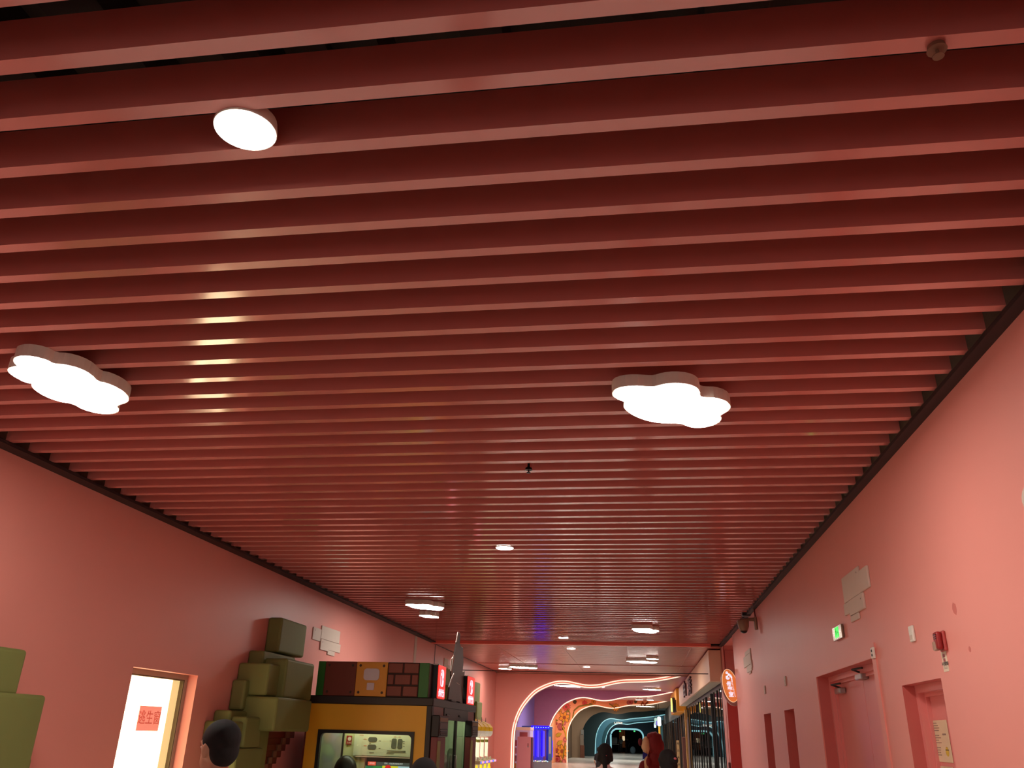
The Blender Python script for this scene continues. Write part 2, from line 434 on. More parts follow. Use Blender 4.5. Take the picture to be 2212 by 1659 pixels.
obj('dark_picture', MB().box((X2-0.006, ya-w*0.7, zb-h*0.70), (X2-0.004, ya-w*0.88, zb-h*0.72)), DARK, ps)
ps2 = thing('poster', 'smaller paper notice taped below the laminated one', 'poster', (X2, a.y, za-0.4))
obj('sheet', MB().rbox((X2-0.004, yb+0.03, za-0.33), (X2, ya-0.06, za-0.03), 0.001, 1), mat('second sheet', (214, 188, 158), 0.4), ps2)
obj('print_block', MB().box((X2-0.0055, yb+0.08, za-0.18), (X2-0.004, ya-0.12, za-0.10)), mat('print brown', (110, 70, 60), 0.6), ps2)

# ------------------------------------------------------------------ small fittings on the wall with doors
def wall_box(name, label, cat, px, py, hw, hh, dep, material, group=None):
    q = at_x(px, py, XR-dep)
    t = thing(name, label, cat, (XR, q.y, q.z-hh), group)
    obj('cover', MB().rbox((XR-dep, q.y-hw, q.z-hh), (XR, q.y+hw, q.z+hh), 0.008, 2), material, t)
    return t, q
t, q = wall_box('motion_sensor', 'white rectangular sensor beside the red fire alarm', 'sensor', 1967, 1369, 0.05, 0.062, 0.022, WHITE)
obj('lens_window', MB().rbox((XR-0.026, q.y-0.03, q.z-0.045), (XR-0.021, q.y+0.03, q.z-0.01), 0.002, 1), OFFWHITE, t)
t, q = wall_box('wall_plate', 'small cream blank plate above the narrow door near the double door', 'plate', 1695, 1471, 0.06, 0.07, 0.018, OFFWHITE)
obj('screw', MB().lathe([(0.006, 0), (0.006, 0.003)], (XR-0.021, q.y, q.z), 'x', 8), STEEL, t)
t, q = wall_box('wall_plate', 'small cream blank plate above the narrow door near the oval sign', 'plate', 1651, 1490, 0.06, 0.07, 0.018, OFFWHITE)
obj('screw', MB().lathe([(0.006, 0), (0.006, 0.003)], (XR-0.021, q.y, q.z), 'x', 8), STEEL, t)
q = at_x(2213, 1080, XR-0.05)
t = thing('wall_disc', 'rounded cream fitting high on the wall at the picture edge', 'fitting', (XR, q.y, q.z-0.06))
obj('disc', MB().ball((XR-0.01, q.y-0.02, q.z), (0.05, 0.09, 0.09)), OFFWHITE, t)
# fire alarm
q = at_x(2030, 1385, XR-0.03)
t = thing('fire_alarm', 'red fire alarm sounder with a clear strobe above a white tag', 'alarm', (XR, q.y, q.z-0.07))
RED = mat('alarm red', (150, 34, 34), 0.3)
obj('base_plate', MB().rbox((XR-0.022, q.y-0.06, q.z-0.07), (XR, q.y+0.06, q.z+0.07), 0.014, 3), mat('alarm base', (176, 70, 66), 0.4), t)
obj('housing', MB().rbox((XR-0.062, q.y-0.045, q.z-0.062), (XR-0.018, q.y+0.05, q.z+0.066), 0.02, 3), RED, t)
obj('strobe_lens', MB().rbox((XR-0.072, q.y+0.0, q.z-0.066), (XR-0.035, q.y+0.054, q.z+0.0), 0.012, 3), mat('clear lens', (170, 140, 122), 0.1), t)
for k in range(3): obj('sound_slot', MB().box((XR-0.064, q.y-0.03, q.z+0.012+k*0.014), (XR-0.061, q.y+0.02, q.z+0.018+k*0.014)), BLACK, t)
a = at_x(2032, 1411, XR-0.005); b = at_x(2053, 1448, XR-0.005)
t = thing('tag', 'white paper tag with two red squares hanging below the fire alarm', 'tag', (XR, a.y, b.z))
ya, yb, za, zb = a.y, a.y-0.105, at_x(2040, 1452, XR).z, at_x(2046, 1404, XR).z
obj('card', MB().box((XR-0.004, yb, za), (XR, ya, zb)), mat('tag paper', (235, 215, 190), 0.5), t)
w, h = ya-yb, zb-za
obj('red_square', MB().box((XR-0.006, ya-w*.32, zb-h*.30), (XR-0.004, ya-w*.68, zb-h*.15)), RED, t)
obj('red_square', MB().box((XR-0.006, ya-w*.32, zb-h*.52), (XR-0.004, ya-w*.68, zb-h*.37)), RED, t)
text_obj('lettering', '声光报警器', DARK, t, (XR-0.005, (ya+yb)/2, zb-h*.63), (0, -1, 0), (0, 0, 1), 0.026, thick=0.0005)
mb = MB()
for k in range(3): mb.box((XR-0.005, ya-w*.15, zb-h*(.72+.06*k)), (XR-0.004, ya-w*.85, zb-h*(.735+.06*k)))
obj('print_lines', mb, mat('grey print', (120, 105, 95), 0.6), t, kind='stuff')
# exit sign: green running figure on a steel plate
X = XR-0.03
a = at_x(1797, 1356, X); b = at_x(1816, 1349, X); c = at_x(1801, 1386, X)
t = thing('exit_sign', 'steel plate exit sign glowing green under the pale panels', 'sign', (XR, a.y, c.z))
ya, yb, za, zb = a.y, b.y, c.z, (a.z+b.z)/2
obj('plate', MB().rbox((XR-0.03, yb, za), (XR-0.012, ya, zb), 0.004, 2).box((XR-0.013, yb+0.03, za+0.02), (XR, ya-0.03, zb-0.02)), mat('brushed plate', (150, 128, 105), 0.25, metal=0.7), t)
g0, g1, gz0, gz1 = ya-(ya-yb)*.30, ya-(ya-yb)*.66, za+0.022, zb-0.012
gm = mat('exit green', (40, 200, 70), 0.4, emis=(60, 255, 90), es=1.1)
gd = mat('exit dark green', (10, 70, 20), 0.5, emis=(20, 120, 30), es=0.3)
p = obj('green_panel', MB().box((XR-0.034, g1, gz0), (XR-0.03, g0, gz1)), gm, t)
gw, gh = g0-g1, gz1-gz0
def G(u, v): return (XR-0.0345, g0-gw*u, gz0+gh*v)
mb = MB()
mb.ball(G(.30, .82), (0.001, 0.012, 0.012), 10, 6)
for pts in ([(.25,.72),(.38,.72),(.42,.45),(.30,.45)], [(.30,.47),(.40,.47),(.55,.32),(.50,.26)], [(.30,.47),(.37,.47),(.28,.20),(.20,.20)], [(.25,.72),(.30,.70),(.17,.55),(.13,.58)], [(.35,.70),(.38,.64),(.54,.58),(.54,.63)],
            [(.66,.55),(.80,.55),(.80,.68),(.92,.48),(.80,.28),(.80,.41),(.66,.41)]):
    mb.prism([G(*q) for q in pts], (-0.001, 0, 0))
obj('running_figure', mb, gd, p)
for k in range(2): obj('panel_line', MB().box((XR-0.0355, g0-gw*.06, gz0+gh*(.02+.955*k)), (XR-0.0345, g1+gw*.06, gz0+gh*(.045+.93*k))), mat('exit pale', (170, 255, 170), 0.4, emis=(150, 255, 150), es=0.8), p)
# surveillance camera on its bracket
Yc = 16.1
W = XR
q = at_y(1606, 1353, Yc)
t = thing('security_camera', 'beige dome camera hanging from a bracket under the slats', 'camera', (W, Yc, 3.55))
CAMM = mat('beige camera shell', (150, 122, 100), 0.5)
cx = q.x
obj('wall_bracket', MB().rbox((W-0.05, Yc-0.05, 3.57), (W, Yc+0.05, 3.81), 0.02, 2), CAMM, t)
obj('arm', MB().tube([(W-0.02, Yc, 3.76), (cx+0.06, Yc, 3.755), (cx-0.05, Yc, 3.735)], [0.035, 0.03, 0.02], 10), CAMM, t)
obj('dome_housing', MB().lathe([(0.07, 0), (0.10, 0.08), (0.107, 0.17), (0.10, 0.19)], (cx, Yc, 3.55), 'z', 20), CAMM, t)
obj('dome_lens', MB().ball((cx, Yc, 3.555), (0.068, 0.068, 0.05)), mat('smoked lens', (60, 40, 36), 0.08), t)
obj('conduit', MB().tube([(W-0.02, Yc, 3.80), (W-0.03, Yc, 3.97)], 0.014), mat('red conduit', (120, 40, 40), 0.5), t)
q = at_x(1613, 1327, XR-0.07)
o = thing('junction_box', 'small black box tucked under the ceiling edge by the camera', 'box', (XR-0.07, q.y, q.z-0.05))
obj('box_body', MB().rbox((XR-0.16, q.y-0.06, q.z-0.035), (XR, q.y+0.1, q.z+0.06), 0.01, 1), BLACK, o)
obj('cable_gland', MB().tube([(XR-0.1, q.y, q.z+0.05), (XR-0.1, q.y, q.z+0.16)], 0.012), BLACK, o)
# oval light box at the recess
Yo = 20.55
q = at_y(1577.5, 1481, Yo)
t = thing('oval_sign', 'oval orange baby care sign with white pictogram on a grey rim', 'sign', (q.x, Yo, q.z-0.45))
def oval(cx, cz, a, b, tilt, y, d, n=40):
    pts = []
    for k in range(n):
        an = 2*PI*k/n; x = a*math.cos(an); z = b*math.sin(an)
        pts.append((cx+x*math.cos(tilt)-z*math.sin(tilt), y, cz+x*math.sin(tilt)+z*math.cos(tilt)))
    return MB().prism(pts, (0, d, 0))
ORIM = mat('grey brown rim', (140, 92, 84), 0.4)
obj('rim', oval(q.x+0.028, q.z-0.03, 0.222, 0.415, 0.15, Yo, 0.12), ORIM, t)
obj('mount', MB().box((q.x+0.14, Yo+0.03, q.z-0.25), (XR+0.05, Yo+0.13, q.z+0.12)), ORIM, t)
obj('rim_line', oval(q.x, q.z, 0.173, 0.365, 0.15, Yo-0.006, 0.006), mat('sign pale line', (255, 225, 190), 0.4, emis=(255, 214, 170), es=0.7), t)
obj('face', oval(q.x, q.z, 0.163, 0.355, 0.15, Yo-0.010, 0.008), mat('sign orange', (220, 125, 60), 0.4, emis=(228, 128, 62), es=0.42), t)
SW = mat('sign white', (235, 235, 250), 0.4, emis=(225, 228, 250), es=0.7)
def V(u, v): return (q.x+u*.85-v*.10, Yo-0.0105, q.z+v*.95)
mb = MB()
mb.lathe([(0.03, 0), (0.03, 0.004)], (q.x-0.035*.85-.03, Yo-0.0145, q.z+0.28), 'y', 16)
for pts in ([(-.015,.285),(.03,.28),(.075,.24),(.09,.19),(.06,.185),(.02,.20),(0,.25)], [(.05,.20),(.085,.20),(.08,.09),(.055,.09)], [(-.005,.265),(.015,.25),(-.03,.19),(-.06,.20)], [(-.09,.185),(.02,.185),(.01,.15),(-.02,.135),(-.06,.135),(-.085,.155)]):
    mb.prism([V(*p_) for p_ in pts], (0, -0.004, 0))
mb.lathe([(0.02, 0), (0.02, 0.004)], (q.x-0.06*.85-.02, Yo-0.0145, q.z+0.195), 'y', 12)
obj('pictogram', mb, SW, t)
for k, ch in enumerate('母婴室'):
    text_obj('lettering', ch, SW, t, (q.x-0.03+0.018*k, Yo-0.012, q.z+0.03-0.115*k), (1, 0, 0), (0, 0, 1), 0.115, thick=0.001, weight=0.003)
text_obj('lettering', 'BABY CARE ROOM', SW, t, (q.x+0.066, Yo-0.012, q.z-0.075), (0.14, 0, -1), (1, 0, 0.14), 0.04, thick=0.001)
# faint scuffs on the wall, ceiling sprinklers
for px, py, r in ((2062, 1314, 0.045), (2095, 1402, 0.02)):
    q = at_x(px, py, XR)
    obj('scuff', MB().prism([(XR-0.0015, q.y+r*math.cos(a)*random.uniform(.6, 1), q.z+r*1.2*math.sin(a)*random.uniform(.6, 1)) for a in [k*PI/5 for k in range(10)]], (0.001, 0, 0)), mat('scuffed pink', (205, 112, 102), 0.6), wr)
for px, py, lab, m_ in ((2023, 104, 'beige sprinkler head between the first slats', STEP), (1142, 1013, 'tiny dark sprinkler head poking from the middle of the slats', BLACK)):
    q = at_z(px, py, ZC-0.01)
    t = thing('sprinkler', lab, 'sprinkler', (q.x, q.y, ZC-0.06))
    obj('escutcheon', MB().lathe([(0.035, 0), (0.03, 0.02), (0.012, 0.03), (0.012, 0.2)], (q.x, q.y, ZC-0.02), 'z', 14), m_, t)
    obj('deflector', MB().lathe([(0.02, 0), (0.02, 0.004), (0.006, 0.012), (0.006, 0.03)], (q.x, q.y, ZC-0.05), 'z', 12), m_, t)

# ------------------------------------------------------------------ lamps
ZL = ZC-0.09
def outline(zs, ox, oy, pts):
    return [at_z(ox+x/zs, oy+y/zs, ZL) for x, y in pts]
OB = outline(5.53, 1260, 760, [(370,515),(400,460),(500,428),(640,418),(780,428),(860,430),(960,400),(1100,385),(1250,400),(1350,440),(1383,495),(1378,525),(1400,548),(1480,556),(1560,556),(1680,590),(1738,650),(1720,700),(1650,745),(1612,765),(1635,800),(1600,850),(1500,890),(1370,907),(1270,895),(1190,860),(1130,850),(1000,852),(850,840),(700,800),(580,745),(510,680),(505,640),(515,600),(440,575),(390,550)])
OA = outline(6.144, 0, 700, [(200,500),(220,460),(330,438),(480,452),(620,490),(720,545),(860,550),(1050,600),(1200,680),(1280,770),(1400,790),(1560,860),(1660,940),(1680,1000),(1650,1045),(1520,1080),(1556,1130),(1530,1175),(1420,1192),(1280,1180),(1100,1130),(965,1052),(800,1030),(600,960),(460,870),(430,820),(440,790),(330,770),(200,700),(130,650),(130,600),(200,580),(262,578),(215,540)])
def smooth_ring(pts, it=2):
    for _ in range(it):
        out = []
        for i, p in enumerate(pts):
            n = pts[(i+1) % len(pts)]
            out += [p*0.75+n*0.25, p*0.25+n*0.75]
        pts = out
    return pts
def local(pts):
    c = sum(pts, Vector())/len(pts)
    return [Vector((p.x-c.x, p.y-c.y, 0)) for p in pts], c
LB, CB = local(smooth_ring(OB, 1)); LA, CA = local(smooth_ring(OA, 1))
def cloud_lamp(shape, c, ang, sx, sy, label, group='cloud lamps on the ceiling', h=0.085, z=ZL):
    R = Matrix.Rotation(ang, 3, 'Z')
    pts = [R @ Vector((p.x*sx, p.y*sy, 0)) for p in shape]
    t = thing('cloud_lamp', label, 'lamp', (c.x, c.y, z), group)
    big = [Vector((c.x+p.x*1.045, c.y+p.y*1.045, z+0.004)) for p in pts]
    obj('housing', MB().prism(big, (0, 0, h)), HOUSING, t)
    obj('diffuser', MB().prism([Vector((c.x+p.x, c.y+p.y, z-0.002)) for p in pts], (0, 0, 0.012)), DIFF, t)
    return t
cloud_lamp(LA, CA, 0, 1, 1, 'cloud lamp nearest the wall with the lit window')
cloud_lamp(LB, CB, 0, 1, 1, 'large cloud lamp showing its pale side, nearest the doors')
GRP = 'cloud lamps on the ceiling'
def lamp_at(px, py, wpx, label, ang=0.0, sy=1.0, z=ZL, h=0.085, shape=None):
    c = at_z(px, py, z); l = at_z(px-wpx/2, py, z); r = at_z(px+wpx/2, py, z)
    s = (r-l).length/0.86
    return cloud_lamp(shape or LB, c, ang, s, s*sy, label, GRP, h, z)
lamp_at(920, 1311.5, 80, 'cloud lamp over the kiosk, the larger of a close pair', 0.15, 1.0)
lamp_at(928, 1332, 38, 'small cloud lamp just behind the larger one over the kiosk', 0.0, 1.1)
lamp_at(1395, 1362.5, 64, 'cloud lamp near the dome camera, before the coral beam', 0.1, 1.2)
ZF = 3.93-0.09
lamp_at(1388, 1430.5, 68, 'long cloud lamp behind the coral beam, lower of two by the beige fascia', 0.0, 0.8, ZF)
lamp_at(1410, 1424, 27, 'small cloud lamp overlapping the long one behind the coral beam', 0.0, 0.8, ZF)
lamp_at(1132, 1442.5, 58, 'flat cloud lamp at the pink arch wall', 0.0, 0.8, ZF)
lamp_at(1092, 1445.3, 26, 'small cloud lamp beside the flat one at the pink arch wall', 0.0, 0.8, ZF)
def round_lamp(px, py, r, label, z):
    c = at_z(px, py, z)
    t = thing('round_downlight', label, 'lamp', (c.x, c.y, z), 'round downlights along the middle of the ceiling')
    obj('ring', MB().lathe([(r*1.05, 0), (r*1.07, 0.006), (r*1.0, 0.06)], (c.x, c.y, z+0.000), 'z', 32), HOUSING, t)
    obj('diffuser', MB().lathe([(r*.99, 0), (r, 0.003), (r, 0.01)], (c.x, c.y, z-0.003), 'z', 32), RDIFF, t)
    return t
ZR = ZC-0.008
round_lamp(530, 282, 0.122, 'round downlight nearest the camera, among the first slats', ZR)
round_lamp(1090, 1184, 0.115, 'round downlight alone in the middle of the slatted ceiling', ZR)
round_lamp(1217, 1378, 0.125, 'round downlight just before the coral beam', ZR)
round_lamp(1234, 1401.5, 0.115, 'round downlight just behind the coral beam', 3.92)
round_lamp(1267, 1441, 0.125, 'round downlight above the pink arch wall', 3.92)

# ------------------------------------------------------------------ pale panel clouds on the walls
def panel_cloud(label, X, out, P, group='pale panel clouds on the walls'):
    """P: (y0, y1, z0, z1) of each panel on the wall"""
    t = thing('panel_cloud', label, 'wall panel', (X, sum(p[0] for p in P)/len(P), min(p[2] for p in P)), group)
    for i, (y0, y1, z0, z1) in enumerate(P):
        d = 0.018+0.003*(i % 3)
        o_ = obj('panel', MB().rbox((X, y0+0.002, z0+0.002), (X-out*d, y1-0.002, z1-0.002), 0.004, 1), OFFWHITE, t)
        if i in (0, 2):
            obj('screw', MB().lathe([(0.008, 0), (0.008, 0.002)], (X-out*(d+0.001), y0+0.08, z1-0.05), 'x', 8), DARK, o_)
    return t
panel_cloud('pale panel cloud between the green block tree and the kiosk', XL, -1,
    [(14.225, 14.62, 3.114, 3.33), (14.62, 15.60, 3.17, 3.401), (14.64, 15.06, 2.98, 3.17), (15.06, 15.70, 3.01, 3.17), (15.04, 15.417, 2.928, 3.01)])
panel_cloud('large pale panel cloud above the green exit sign', XR, 1,
    [(8.54, 9.26, 3.045, 3.31), (8.215, 8.54, 3.05, 3.257), (8.49, 9.07, 2.89, 3.045), (9.07, 9.308, 2.925, 3.045), (8.753, 9.075, 2.828, 2.89)])
panel_cloud('small pale panel cloud between the camera and the oval sign', XR, 1,
    [(17.29, 18.17, 3.28, 3.365), (17.29, 18.465, 3.07, 3.28), (17.205, 17.29, 2.99, 3.14), (17.29, 18.06, 2.945, 3.07), (17.43, 17.755, 2.9, 2.945)])
a = at_x(959, 1421, XL); b = at_x(966.5, 1443, XL); c = at_x(974, 1448, XL)
panel_cloud('pale panel pieces partly hidden by the display boards', XL, -1, [(a.y, b.y, b.z, a.z), (b.y, c.y+0.5, c.z, c.z+0.12)])

# ------------------------------------------------------------------ green block trees
def block_tree(label, blocks, trunk, base):
    t = thing('block_tree', label, 'tree', base, 'green block trees on the wall')
    for (e, bt, r, Xf) in blocks:
        a = at_x(e[0], e[1], Xf); zb = at_x(bt[0], bt[1], Xf).z; c = at_x(r[0], r[1], Xf)
        obj('block', MB().rbox((XL, a.y, zb), (Xf, max(c.y, a.y+0.05), a.z), 0.035, 3), GREEN, t)
    for tr in trunk: obj('trunk_block', MB().rbox(tr[0], tr[1], 0.006, 1), tr[2], t)
    return t
block_tree('dark green block tree cut off at the edge beside the window', [((-60, 1387), (-85, 1497), (63, 1402), -5.38), ((-70, 1490), (-100, 1700), (101, 1511), -5.33), ((-90, 1640), (-120, 1800), (60, 1690), -5.4)],
    [((XL, 6.4, 0), (-5.45, 7.2, 1.3), BROWN), ((XL, 6.2, 0), (-5.5, 6.6, 0.9), STEP)], (XL, 7, 0))
tb = []
for i in range(9):
    yt = 1580+14*i; yb_ = yt+14.2
    xr = 637-9.7*i
    for k, (xa_, xb_, m_) in enumerate(((578-3.3*i, xr-16, BROWN), (xr-16, xr-9, STEP), (xr-9, xr, BROWN))):
        Xf = -5.62+0.03*(k == 1)
        if xa_ >= xb_-2: continue
        a = at_x(xa_, yt, Xf); b = at_x(xb_, yt+1, Xf)
        tb.append(((XL, a.y, at_x(xa_, yb_, Xf).z), (Xf, b.y, a.z), m_))
block_tree('tall green block tree between the window and the yellow kiosk', [
    ((611, 1333.5), (603, 1409), (664.5, 1350), -5.465), ((571, 1405), (560, 1500), (640, 1421), -5.46), ((532, 1468), (523, 1534), (575, 1478), -5.49),
    ((584, 1432), (578, 1503), (613, 1437), -5.22), ((622, 1422), (614, 1508), (681, 1433), -5.12), ((553, 1502), (549, 1537), (596, 1508), -5.38),
    ((601, 1505), (593, 1580), (675, 1514), -5.02), ((500, 1534), (492, 1620), (575, 1546), -5.45), ((534, 1548), (526, 1616), (569, 1553), -5.24),
    ((513, 1617), (505, 1690), (569, 1624), -5.24), ((556, 1540), (545, 1720), (588, 1545), -5.36), ((506, 1558), (499, 1617), (528, 1561), -5.28), ((520, 1690), (510, 1760), (575, 1697), -5.3)],
    tb, (XL, 12.5, 0))
block_tree('green block tree behind the kiosk near the yellow game machines', [((1018, 1469), (1018, 1517), (1038, 1479), -5.4), ((1031, 1515), (1031, 1590), (1042, 1518), -5.32), ((1020, 1523), (1020, 1580), (1032, 1526), -5.45)],
    [((XL, 29.0, 0), (-5.5, 30.0, 1.8), BROWN)], (XL, 29, 0))
block_tree('green block glimpsed between the red logo boxes', [((955, 1440), (955, 1520), (975.5, 1448), -5.4), ((968, 1480), (968, 1540), (985, 1486), -5.3)],
    [((XL, 20.8, 0), (-5.5, 21.6, 2.0), BROWN)], (XL, 21, 0))

# ------------------------------------------------------------------ the game kiosk
KX0, KX1, KY0, KY1 = -5.335, -3.263, 13.5, 17.15
KZ, KB, KT = 2.17, 2.045, 2.70
def K(px, py, Y=KY0): return at_y(px, py, Y)
kio = thing('game_kiosk', 'black and yellow game kiosk with a brick topped sign', 'kiosk', ((KX0+KX1)/2, KY0, 0))
def krect(mb, x0, y0, x1, y1, Y0, Y1, mi=0, ref=KY0):
    a = K(x0, y0, ref); b = K(x1, y0, ref); c = K(x0, y1, ref)
    return mb.box((a.x, Y0, c.z), (b.x, Y1, a.z), mi)
zy = KB+0.012                          # top of the yellow panel
gx0, gx1 = K(688, 1578).x, K(896, 1578).x      # window frame
gz1, gz0 = K(790, 1578).z, 0.95
yx0, yx1 = K(668, 1526).x, K(922, 1530).x
mb = MB().box((yx0, KY0, 0.12), (gx0, KY0+0.04, zy)).box((gx1, KY0, 0.12), (yx1, KY0+0.04, zy)).box((gx0, KY0, gz1), (gx1, KY0+0.04, zy)).box((gx0, KY0, 0.12), (gx1, KY0+0.04, gz0))
obj('front_panel', mb, YELLOW, kio)
obj('corner_post', MB().rbox((yx1, KY0-0.01, 0), (KX1, KY0+0.12, KZ-0.08), 0.01, 1), DARK, kio)
obj('corner_post', MB().rbox((KX0, KY0+0.0, 0), (yx0, KY0+0.12, KZ-0.08), 0.01, 1), DARK, kio)
obj('corner_post', MB().rbox((KX1-0.12, KY1-0.12, 0), (KX1, KY1, KZ-0.08), 0.01, 1), DARK, kio)
obj('header_beam', MB().rbox((KX0, KY0-0.03, KB), (KX1+0.02, KY1, KZ), 0.012, 1), mat('kiosk beam', (38, 29, 27), 0.45), kio)
obj('plinth', MB().box((KX0, KY0-0.02, 0), (KX1, KY1, 0.12)), BLACK, kio)
obj('side_wall', MB().box((KX0, KY0, 0.12), (KX0+0.03, KY1, KB)), MAROON, kio)
obj('rear_wall', MB().box((KX0, KY1-0.04, 0.12), (KX1, KY1, KB)), MAROON, kio)
# rounded window frame and its glass
wx0, wx1, wz1, wz0 = K(694, 1584).x, K(890, 1584).x, K(790, 1585.5).z, 1.03
def rounded(x0, x1, z0, z1, r, n=6):
    pts = []
    for cx, cz, a0 in ((x1-r, z1-r, 0), (x0+r, z1-r, PI/2), (x0+r, z0+r, PI), (x1-r, z0+r, 1.5*PI)):
        pts += [(cx+r*math.cos(a0+k*PI/2/n), cz+r*math.sin(a0+k*PI/2/n)) for k in range(n+1)]
    return pts
inner = rounded(wx0, wx1, wz0, wz1, 0.07); m = len(inner)
outer = rounded(gx0, gx1, gz0, gz1, 0.004)
mb = MB()
for Y in (KY0-0.02, KY0+0.05):
    mb.add([(x, Y, z) for x, z in inner]+[(x, Y, z) for x, z in outer], [(i, (i+1) % m, m+(i+1) % m, m+i) for i in range(m)])
mb.add([(x, KY0-0.02, z) for x, z in inner]+[(x, KY0+0.05, z) for x, z in inner], [(i, (i+1) % m, m+(i+1) % m, m+i) for i in range(m)])
mb.add([(x, KY0-0.02, z) for x, z in outer]+[(x, KY0+0.05, z) for x, z in outer], [(i, (i+1) % m, m+(i+1) % m, m+i) for i in range(m)])
wf = obj('window_frame', mb, BLACK, kio)
obj('pane', MB().box((wx0-0.02, KY0+0.02, wz0-0.02), (wx1+0.02, KY0+0.025, wz1+0.02)), glass_mat('kiosk glass', (235, 240, 235), 0.03), wf)
# top sign of square panels
st = MB(); za, zb_ = KZ, KT
zx = [K(x, 1430).x for x in (690, 706, 773, 840, 908, 929)]
ztop = K(800, 1430).z
obj('sign_backing', MB().box((zx[0], KY0+0.03, KZ), (zx[5], KY0+0.25, ztop-0.005)), DARK, kio)
obj('green_sign_panel', MB().rbox((zx[0], KY0-0.02, KZ), (zx[1]-0.003, KY0+0.03, ztop), 0.006, 1), PIPE, kio)
bp = obj('brown_sign_panel', MB().rbox((zx[1], KY0-0.025, KZ), (zx[2]-0.003, KY0+0.03, ztop), 0.006, 1), BROWN, kio)
yp = obj('yellow_sign_panel', MB().rbox((zx[2], KY0-0.025, KZ), (zx[3]-0.003, KY0+0.03, ztop), 0.006, 1), mat('sign amber', (212, 148, 48), 0.45), kio)
obj('green_sign_panel', MB().rbox((zx[4], KY0-0.02, KZ), (zx[5], KY0+0.03, ztop), 0.006, 1), PIPE, kio)
for pnl, xa_, xb_ in ((bp, zx[1], zx[2]), (yp, zx[2], zx[3])):
    for fx in (0.12, 0.87):
        for fz in (0.11, 0.89):
            obj('bolt', MB().lathe([(0.018, 0), (0.022, 0.008)], (xa_+(xb_-xa_)*fx, KY0-0.034, KZ+(ztop-KZ)*fz), 'y', 10), mat('dark bolt', (70, 42, 28), 0.5), pnl)
cxm = (zx[2]+zx[3])/2; czm = (KZ+ztop)/2
ring = rounded(cxm-0.13, cxm+0.13, czm-0.02, czm+0.16, 0.05)
obj('cream_plate', MB().prism([(x, KY0-0.026, z) for x, z in ring], (0, -0.014, 0)), CREAM, yp)
obj('cream_plate', MB().prism([(x, KY0-0.026, z) for x, z in rounded(cxm-0.06, cxm+0.06, czm-0.17, czm-0.06, 0.012)], (0, -0.014, 0)), CREAM, yp)
bpnl = obj('brick_panel', MB().box((zx[3], KY0-0.012, KZ), (zx[4]-0.003, KY0+0.03, ztop)), mat('dark joint', (52, 26, 20), 0.7), kio)
bw = zx[4]-zx[3]; bh = (ztop-KZ)/3
for row, cuts in enumerate(((0, .5, 1), (0, .23, .76, 1), (0, .5, 1))):
    z1_ = ztop-row*bh
    for c0, c1 in zip(cuts, cuts[1:]):
        obj('brick', MB().rbox((zx[3]+bw*c0+0.012, KY0-0.03, z1_-bh+0.012), (zx[3]+bw*c1-0.012, KY0-0.008, z1_-0.012), 0.008, 1), BROWN2, bpnl)
# interior seen through the window
YI = 14.05
obj('interior_wall', MB().box((KX0+0.03, YI, 0.12), (KX1-0.3, YI+0.03, KB)), mat('pale interior', (188, 196, 150), 0.6), kio)
def irect(name, x0, y0, x1, y1, d, material, parent=kio):
    return obj(name, krect(MB(), x0, y0, x1, y1, YI-d, YI-d+0.012, 0, YI-d), material, parent)
def poster_mat():
    m = bpy.data.materials.new('colour poster'); m.use_nodes = True
    nt = m.node_tree; b = nt.nodes['Principled BSDF']
    tc = nt.nodes.new('ShaderNodeTexCoord'); v = nt.nodes.new('ShaderNodeTexVoronoi'); v.inputs['Scale'].default_value = 7; v.feature = 'SMOOTH_F1'; v.inputs['Smoothness'].default_value = 1.0
    nt.links.new(tc.outputs['Object'], v.inputs['Vector'])
    h = nt.nodes.new('ShaderNodeHueSaturation'); h.inputs['Saturation'].default_value = 0.55; h.inputs['Value'].default_value = 0.8
    nt.links.new(v.outputs['Color'], h.inputs['Color'])
    mx = nt.nodes.new('ShaderNodeMix'); mx.data_type = 'RGBA'; mx.inputs[0].default_value = 0.62; mx.inputs[7].default_value = rgb(150, 176, 160)
    nt.links.new(h.outputs[0], mx.inputs[6]); nt.links.new(mx.outputs[2], b.inputs['Base Color'])
    return m
irect('wall_poster', 690, 1578, 741, 1690, 0.02, poster_mat())
irect('wall_joint', 741, 1578, 745, 1690, 0.022, DARK)
rs = irect('no_smoking_notice', 749, 1589, 760.5, 1608, 0.02, mat('notice dark red', (150, 44, 40), 0.5))
q = K(755, 1596, YI-0.03)
obj('notice_emblem', MB().lathe([(0.03, 0), (0.03, 0.003)], (q.x, YI-0.028, q.z), 'y', 14), OFFWHITE, rs)
text_obj('lettering', '无烟区', OFFWHITE, rs, (q.x, YI-0.026, K(755, 1604.5, YI).z), (1, 0, 0), (0, 0, 1), 0.03, thick=0.0005)
bd = irect('instruction_board', 767, 1580, 890, 1631, 0.03, mat('board pale green', (196, 204, 180), 0.5))
PADM = mat('controller grey', (82, 86, 76), 0.5)
for x0, y0, x1, y1 in ((796, 1592, 814.5, 1603), (794.5, 1608, 812.5, 1619)):
    a = K(x0, y0, YI-0.03); b = K(x1, y1, YI-0.03)
    obj('controller_picture', MB().prism([(x, YI-0.031, z) for x, z in rounded(a.x, b.x, b.z, a.z, 0.035)], (0, -0.004, 0)), PADM, bd)
for x0, y0, x1, y1 in ((846.5, 1595, 856, 1617.5), (859.5, 1596, 868.5, 1618)):
    a = K(x0, y0, YI-0.03); b = K(x1, y1, YI-0.03)
    obj('controller_picture', MB().prism([(x, YI-0.031, z) for x, z in rounded(a.x, b.x, b.z, a.z, 0.03)], (0, -0.004, 0)), PADM, bd)
mb = MB()
